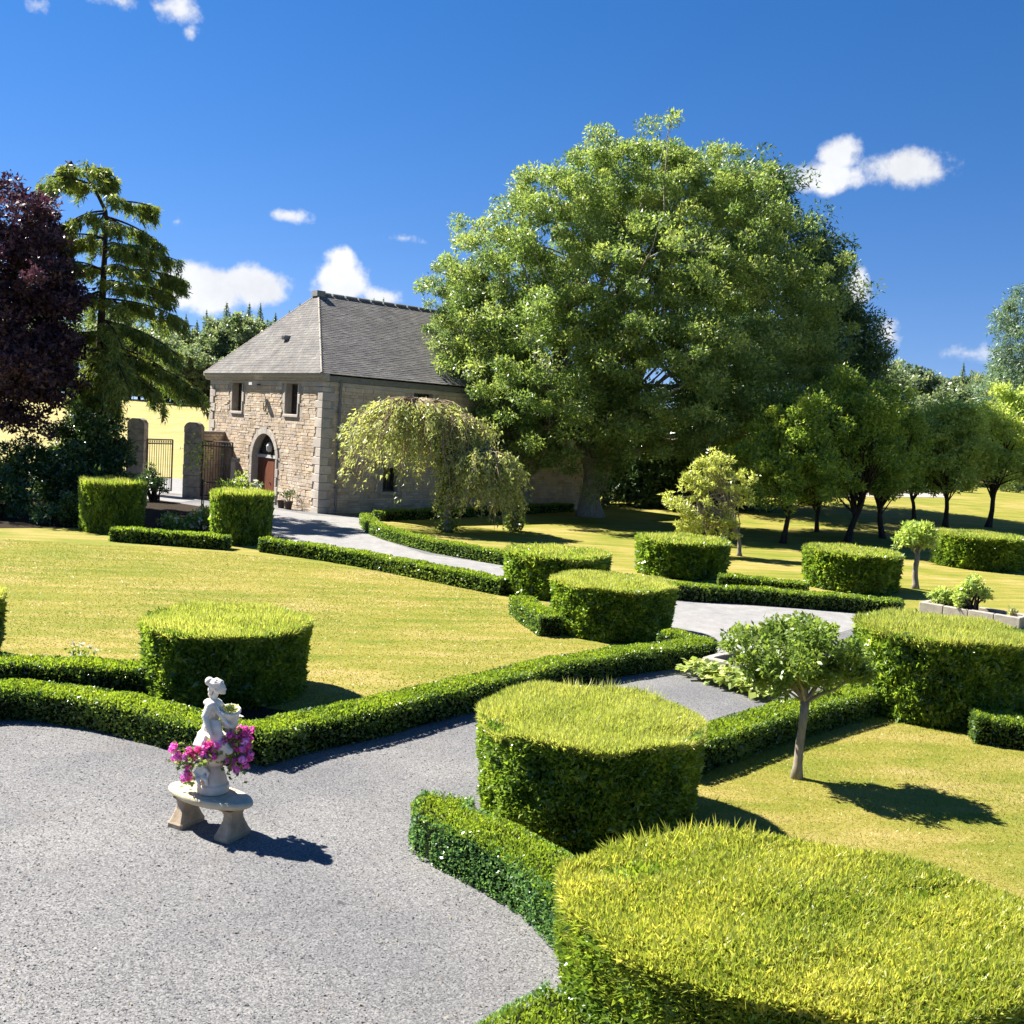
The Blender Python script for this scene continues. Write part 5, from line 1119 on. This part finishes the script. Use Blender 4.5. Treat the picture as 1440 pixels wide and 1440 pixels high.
# kneeling woman, one continuous body
b = MB()
b.ell((-.055, .02, .615), (.13, .115, .09)); b.ell((-.05, .02, .70), (.092, .078, .09)); limb(b, [(-.05, .02, .70), (-.048, .02, .80), (-.04, .015, .90), (-.03, .01, .97)], [.084, .072, .084, .078])
b.ell((-.035, .015, .985), (.098, .066, .055)); b.ell((-.005, -.03, .91), (.04, .04, .04)); b.ell((.015, .05, .91), (.04, .04, .04))
limb(b, [(-.03, .01, 1.0), (-.022, .008, 1.06), (-.008, .005, 1.10)], [.038, .030, .030])
b.ell((.018, 0, 1.165), (.066, .054, .072)); b.ell((.05, 0, 1.135), (.036, .034, .045)); b.ell((.086, 0, 1.15), (.012, .009, .014)); b.ell((.072, 0, 1.105), (.016, .018, .014)); b.ell((.077, 0, 1.124), (.010, .016, .005)); b.ell((.070, -.024, 1.168), (.012, .014, .006)); b.ell((.070, .024, 1.168), (.012, .014, .006)); b.ell((.005, -.055, 1.15), (.014, .008, .02)); b.ell((.005, .055, 1.15), (.014, .008, .02))
limb(b, [(-.035, -.075, .985), (-.075, -.10, .87), (-.035, -.135, .77), (-.005, -.14, .70)], [.042, .037, .030, .022])
limb(b, [(-.02, .085, .985), (.05, .12, .90), (.13, .12, .84), (.20, .10, .83)], [.034, .030, .024, .018])
limb(b, [(-.01, -.04, .985), (.06, -.075, .90), (.11, -.085, .83), (.145, -.10, .80)], [.026, .026, .022, .017])
limb(b, [(-.05, -.05, .60), (.10, -.09, .56), (.16, -.08, .50)], [.075, .062, .05]); limb(b, [(-.05, .08, .60), (.11, .09, .57), (.16, .08, .50)], [.075, .062, .05]); limb(b, [(.16, -.08, .50), (0, -.09, .50), (-.15, -.08, .51)], [.045, .045, .03]); limb(b, [(.16, .08, .50), (0, .09, .50), (-.15, .08, .51)], [.045, .045, .03])
b.ell((-.02, 0, .53), (.17, .13, .06))
hx_ = [(.205, .095, .83, .03, -.01, .0), (.15, -.10, .80, .028, .01, -.012), (-.003, -.142, .695, .012, -.008, -.03)]
for (x, y, z, dx, dy, dz) in hx_:
    b.ell((x + dx * .4, y + dy * .4, z + dz * .4), (.018, .016, .013))
    v = np.array([dx, dy, dz]); v = v / np.linalg.norm(v); sdv = np.cross(v, [0, 0, 1]) if abs(v[2]) < .8 else np.array([1., 0, 0]); sdv /= np.linalg.norm(sdv)
    for kf, ln in ((-1.5, .030), (-.5, .036), (.5, .034), (1.5, .027)):
        q = np.array([x, y, z]) + v * .018 + sdv * kf * .0085; b.tube([q, q + v * ln * .55, q + v * ln + np.array([0, 0, -.008])], [.0055, .005, .0035], 6)
    q = np.array([x, y, z]) + v * .004 + sdv * .016; b.tube([q, q + sdv * .014 + v * .012, q + sdv * .016 + v * .024], [.006, .0055, .004], 6)
fig = fuse(b, 'figure', M_['statue'], stt, .0065, 2); fig.scale = (1.12, 1.12, 1.0)
b = MB(); b.ell((-.008, 0, 1.19), (.070, .062, .066)); b.ell((-.075, 0, 1.225), (.044, .042, .05)); b.ell((-.06, 0, 1.135), (.028, .03, .045)); b.ell((-.065, 0, 1.085), (.02, .02, .035))
for k in range(7): a = -1.2 + k * .4; b.tube([(.05, .062 * math.sin(a), 1.2 + .03 * math.cos(a)), (-.01, .075 * math.sin(a), 1.2 + .062 * math.cos(a)), (-.06, .04 * math.sin(a), 1.21 + .03 * math.cos(a))], [.008, .011, .008], 6)
ho = fuse(b, 'hair', M_['statue'], stt, .006, 2); ho.scale = (1.12, 1.12, 1.0)
b = MB()
for k in range(9):
    u = k / 8; x0 = -.02 + u * .10; b.tube([(x0 - .01, -.085 + u * .02, .84 - u * .02), (x0, -.105, .76), (x0 + .01 + .02 * u, -.115, .66), (x0 + .02, -.12, .60)], [.012, .016, .019, .022], 7)
for k in range(7):
    u = k / 6; b.tube([(-.13 + u * .06, -.06 - u * .05, .67 - u * .01), (-.17 + u * .09, -.08 - u * .06, .60), (-.19 + u * .1, -.10 - .05 * u, .53)], [.018, .024, .026], 7)
fuse(b, 'drapery', M_['statue'], stt, .008, 3)
ur = MB().lathe([(.03, -.27), (.06, -.265), (.07, -.25), (.075, -.2), (.086, -.19), (.088, -.17), (.084, -.16), (.094, -.08), (.1, -.03), (.112, -.012), (.113, .006), (.1, .012), (.082, .005), (.076, -.03), (.01, -.035)], 30)
uo = ur.build('urn', M_['statue'], stt, None, True, loc=(.165, -.02, .93)); uo.rotation_euler = (rad(16), rad(6), 0)
up_ = thing('urn_plant', 'small yellow-green plant inside the urn of the white statue', 'plant', (BX + .185, BY + .0, SZ + .905))
P = rng.normal(0, 1, (170, 3)) * [.03, .03, .018] + [0, 0, .035]; link('foliage', np_quads('urn_leaf', leafV(P, rng.normal(size=P.shape) + [0, 0, .8], .034, .02), np.clip(rng.normal(.6, .25, 170), 0, 1), M_['yellow']), None, up_, 'stuff')
MB().tube([(0, 0, -.01), (0, 0, .05)], .006, 5).build('stem', M_['twig'], up_)
gt = thing('pink_geranium', 'bright pink geraniums spilling from the bowl around the white statue', 'flowers', (BX + .02, BY + .02, SZ))
g = np.random.default_rng(77); heads = []
def heads_in(n, x0, x1, z0, z1, y0, y1):
    for _ in range(n): heads.append((g.uniform(x0, x1), g.uniform(y0, y1), g.uniform(z0, z1)))
heads_in(17, -.44, -.22, .34, .53, -.16, .05); heads_in(30, .10, .40, .48, .68, -.14, .2); heads_in(16, .10, .38, .31, .46, -.2, 0); heads_in(11, -.14, .10, .50, .60, -.20, -.12); heads_in(6, -.32, -.2, .12, .26, -.12, -.02); heads_in(12, -.15, .3, .45, .6, .1, .28); heads_in(5, .36, .47, .4, .6, -.1, .1); heads_in(4, -.1, .05, .42, .48, -.22, -.17)
Hc = np.array(heads); ns_ = len(Hc); d = unit(g.normal(size=(ns_ * 40, 3))); P = np.repeat(Hc, 40, 0) + d * g.uniform(.014, .036, (ns_ * 40, 1))
T_ = np.clip(np.repeat(g.normal(.52, .22, ns_), 40) + g.normal(0, .12, ns_ * 40), 0, 1)
Nn = np.cross(d, g.normal(size=d.shape)); link('flower_heads', np_quads('petal', leafV(P, Nn, .034, .03, d), T_, M_['pink']), None, gt, 'stuff')
P = np.repeat(Hc, 6, 0) * [.85, .85, 1] + g.normal(0, .045, (ns_ * 6, 3)) - [0, 0, .05]; link('foliage', np_quads('geranium_leaf', leafV(P, g.normal(size=P.shape) + [0, 0, .3], .055, .05), g.uniform(size=len(P)), M_['box']), None, gt, 'stuff')
b = MB()
for h in Hc[::2]: b.tube(bez((h[0] * .2, h[1] * .2, .43), (h[0] * .6, h[1] * .6, max(h[2], .45) + .05), h, 5), .004, 4, False)
b.build('stems', M_['box'], gt)

# ------------------------------------------------------------------ raised beds, broad-leaved plants
def bed(label, A, u, v, lu, lv, h, th):
    t = thing('raised_bed', label, 'raised bed', (A[0], A[1], 0), math.atan2(u[1], u[0]), 'stone-edged raised beds')
    def run(n, L_, f):
        for k in range(n): f(L_ * k / n + .006, L_ * (k + 1) / n - .006)
    run(4, lu, lambda a, b_: block('kerb_stone', (a, 0, -.05), (b_, th, h + random.uniform(-.006, .006)), 'kerbq', t)); run(4, lu, lambda a, b_: block('kerb_stone', (a, lv - th, -.05), (b_, lv, h + random.uniform(-.006, .006)), 'kerbq', t))
    run(2, lv - 2 * th, lambda a, b_: block('kerb_stone', (0, th + a, -.05), (th, th + b_, h), 'kerbq', t)); run(2, lv - 2 * th, lambda a, b_: block('kerb_stone', (lu - th, th + a, -.05), (lu, th + b_, h), 'kerbq', t))
    m = MB(); nx_, ny_ = 16, 9; V = [(th + (lu - 2 * th) * i / nx_, th + (lv - 2 * th) * j / ny_, h - .09 + random.uniform(-.025, .025)) for j in range(ny_ + 1) for i in range(nx_ + 1)]
    m.add(V, [(j * (nx_ + 1) + i, j * (nx_ + 1) + i + 1, (j + 1) * (nx_ + 1) + i + 1, (j + 1) * (nx_ + 1) + i) for j in range(ny_) for i in range(nx_)]).build('soil', M_['soil'], t, None, True); return t
M_['kerbq'] = M_['kerb']
u = unit(np.array([1.01, -.9])); v = np.array([-u[1], u[0]])
bed('stone-edged bed of bare pinkish soil behind the pale broad leaves', (3.98, 20.25), u, v, 2.7, 1.35, .27, .17)
u2 = unit(np.array([1.98, -1.89])); v2 = np.array([-u2[1], u2[0]])
bed('long stone-edged bed with two shrubs at the far right of the drive', (11.88, 29.29), u2, v2, 2.76, .95, .33, .16)
def on2(a, c): return (11.88 + u2[0] * a + v2[0] * c, 29.29 + u2[1] * a + v2[1] * c, .24)
shrub('bed_shrub', 'low round green shrub at the left end of the far raised bed', on2(.5, .5), [(0, 0, .3, .26), (.15, 0, .22, .2), (-.17, 0, .25, .2)], 30, 50, .13, .1, 'brightleaf', 101, aspect=.4)
shrub('bed_shrub', 'taller open shrub in the middle of the far raised bed', on2(1.3, .45), [(0, 0, .66, .25), (.22, 0, .55, .2), (-.25, 0, .5, .22), (.05, 0, .85, .16), (-.3, 0, .3, .16)], 44, 40, .13, .1, 'brightleaf', 102, stems=14)
shrub('bed_shrub', 'sparse little tuft at the right end of the far raised bed', on2(2.4, .5), [(0, 0, .15, .12)], 10, 16, .07, .08, 'weep', 103, stems=10, bark='twig')
for i in range(10):
    f = (i + .5) / 10; x = 3.66 + (4.86 - 3.66) * f + random.uniform(-.06, .06); y = 19.72 + (18.08 - 19.72) * f + random.uniform(-.08, .08)
    lab = ('first pale broad-leaved plant at the hedge end of the row along the bed', 'second plant from the left in the broad-leaved row', 'third plant from the left in the broad-leaved row', 'fourth plant from the left in the broad-leaved row', 'fifth plant from the left in the broad-leaved row', 'sixth plant from the left in the broad-leaved row', 'seventh plant from the left in the broad-leaved row', 'eighth plant from the left in the broad-leaved row', 'ninth plant from the left in the broad-leaved row', 'last pale broad-leaved plant of the row, near the slim tree')[i]
    t = thing('broadleaf_plant', lab, 'plant', (x, y, 0), random.uniform(0, 6), 'row of pale broad-leaved plants'); g = np.random.default_rng(200 + i); n = 34
    a = g.uniform(0, 6.28, n); r = g.uniform(.02, .2, n); P = np.stack([r * np.cos(a), r * np.sin(a), .30 - r * .6 + g.uniform(-.10, .08, n)], 1); D = np.stack([np.cos(a), np.sin(a), g.uniform(-.5, .5, n)], 1) + g.normal(0, .25, (n, 3))
    link('leaves', np_quads('broad_leaf', leafV(P, D, .22 * g.uniform(.7, 1.2, n), .14, np.array([0, 0, 1.]) + g.normal(0, .35, (n, 3))), g.uniform(size=n), M_['hosta']), None, t, 'stuff')
    s = MB()
    for k in range(0, n, 3): s.tube([(0, 0, -.02), tuple(P[k] * [.5, .5, .8]), tuple(P[k])], .006, 4, False)
    s.build('stalks', M_['ivy'], t)

# ------------------------------------------------------------------ grass blades, loose stones
def inside(poly, x, y):
    poly = np.array(poly); c = np.zeros(len(x), bool); j = len(poly) - 1
    for i in range(len(poly)):
        xi, yi = poly[i]; xj, yj = poly[j]
        with np.errstate(divide='ignore', invalid='ignore'): k = ((yi > y) != (yj > y)) & (x < (xj - xi) * (y - yi) / (yj - yi) + xi)
        c ^= k; j = i
    return c
def blades(name, poly, n, ln, wd, seed):
    g = np.random.default_rng(seed); q = np.array(poly); x = g.uniform(q[:, 0].min(), q[:, 0].max(), n * 3); y = g.uniform(q[:, 1].min(), q[:, 1].max(), n * 3)
    k = inside(poly, x, y); x = x[k][:n]; y = y[k][:n]; n = len(x); P = np.stack([x, y, zt(x, y) - .004], 1)
    D = np.stack([g.normal(0, .9, n), g.normal(0, .9, n), np.ones(n)], 1); D = unit(D); l = (ln * g.uniform(.5, 1.4, n))[:, None]; S = unit(np.cross(D, g.normal(size=(n, 3)))) * wd
    pt = .42 + .22 * np.sin(x * 1.1 + .7 * y) * np.sin(y * .8 - .4 * x) + .2 * np.sin(x * .45 + 1) * np.sin(y * .6) + g.normal(0, .2, n)
    link(name, np_quads(name, np.stack([P - S, P + S, P + D * l], 1), pt, M_['grassblade']), None, None, 'stuff')
rl = [h_near_a[5], (1.0, 12.2), h_right_lawn[1], h_right_lawn[2], h_right_lawn[3], (8.4, 19.4), h_right_end[0], (13, 16.5), (11, 8), (6, 6.5), (3, 8.6)]
blades('grass', rl, 150000, .034, .0045, 5)
ll = h_front_right + [h_lawn_drive[2], h_lawn_drive[0]] + [(-1, 30), (-9, 33), (-22, 33), (-14, 18.5), (-8, 18.2), (-4, 18.3)] + [h_front_left[-1]]
blades('grass', ll, 140000, .03, .011, 6)
g = np.random.default_rng(12); n = 150; y = 7 + 9 * g.uniform(0, 1, n); x = g.uniform(-.5, .1, n) * y; k = inside(gravel_poly, x, y); x = x[k]; y = y[k]; P = np.stack([x, y, np.full(len(x), .016)], 1); D = np.stack([g.normal(size=len(x)), g.normal(size=len(x)), g.normal(0, .15, len(x))], 1)
link('fallen_leaves', np_quads('fallen_leaf', leafV(P, D, .035 * g.uniform(.6, 1.4, len(x)), .018, np.array([0, 0, 1.]) + g.normal(0, .3, (len(x), 3))), g.uniform(size=len(x)), M_['dryleaf']), None, None, 'stuff')
g = np.random.default_rng(8); n = 330000; y = 6.5 + 11.5 * g.uniform(0, 1, n) ** 1.4; x = g.uniform(-.56, .3, n) * y; k = inside(gravel_poly, x, y); x = x[k][:80000]; y = y[k][:80000]; n = len(x)
r = .0075 * g.lognormal(0, .35, n); a = g.uniform(0, 6.28, n); el = g.uniform(.6, 1.5, n); c = np.stack([x, y, np.full(n, .004)], 1); corners = []
for q in range(3): corners.append(c + np.stack([r * el * np.cos(a + q * 2.094), r / el * np.sin(a + q * 2.094), np.zeros(n)], 1))
ap = c + np.stack([g.normal(0, .3, n) * r, g.normal(0, .3, n) * r, r * g.uniform(.3, .7, n)], 1)
V = np.concatenate([np.stack([corners[q], corners[(q + 1) % 3], ap], 1) for q in range(3)]); link('loose_gravel', np_quads('loose_gravel', V, np.tile(g.uniform(size=n), 3), M_['pebble']), None, None, 'stuff')
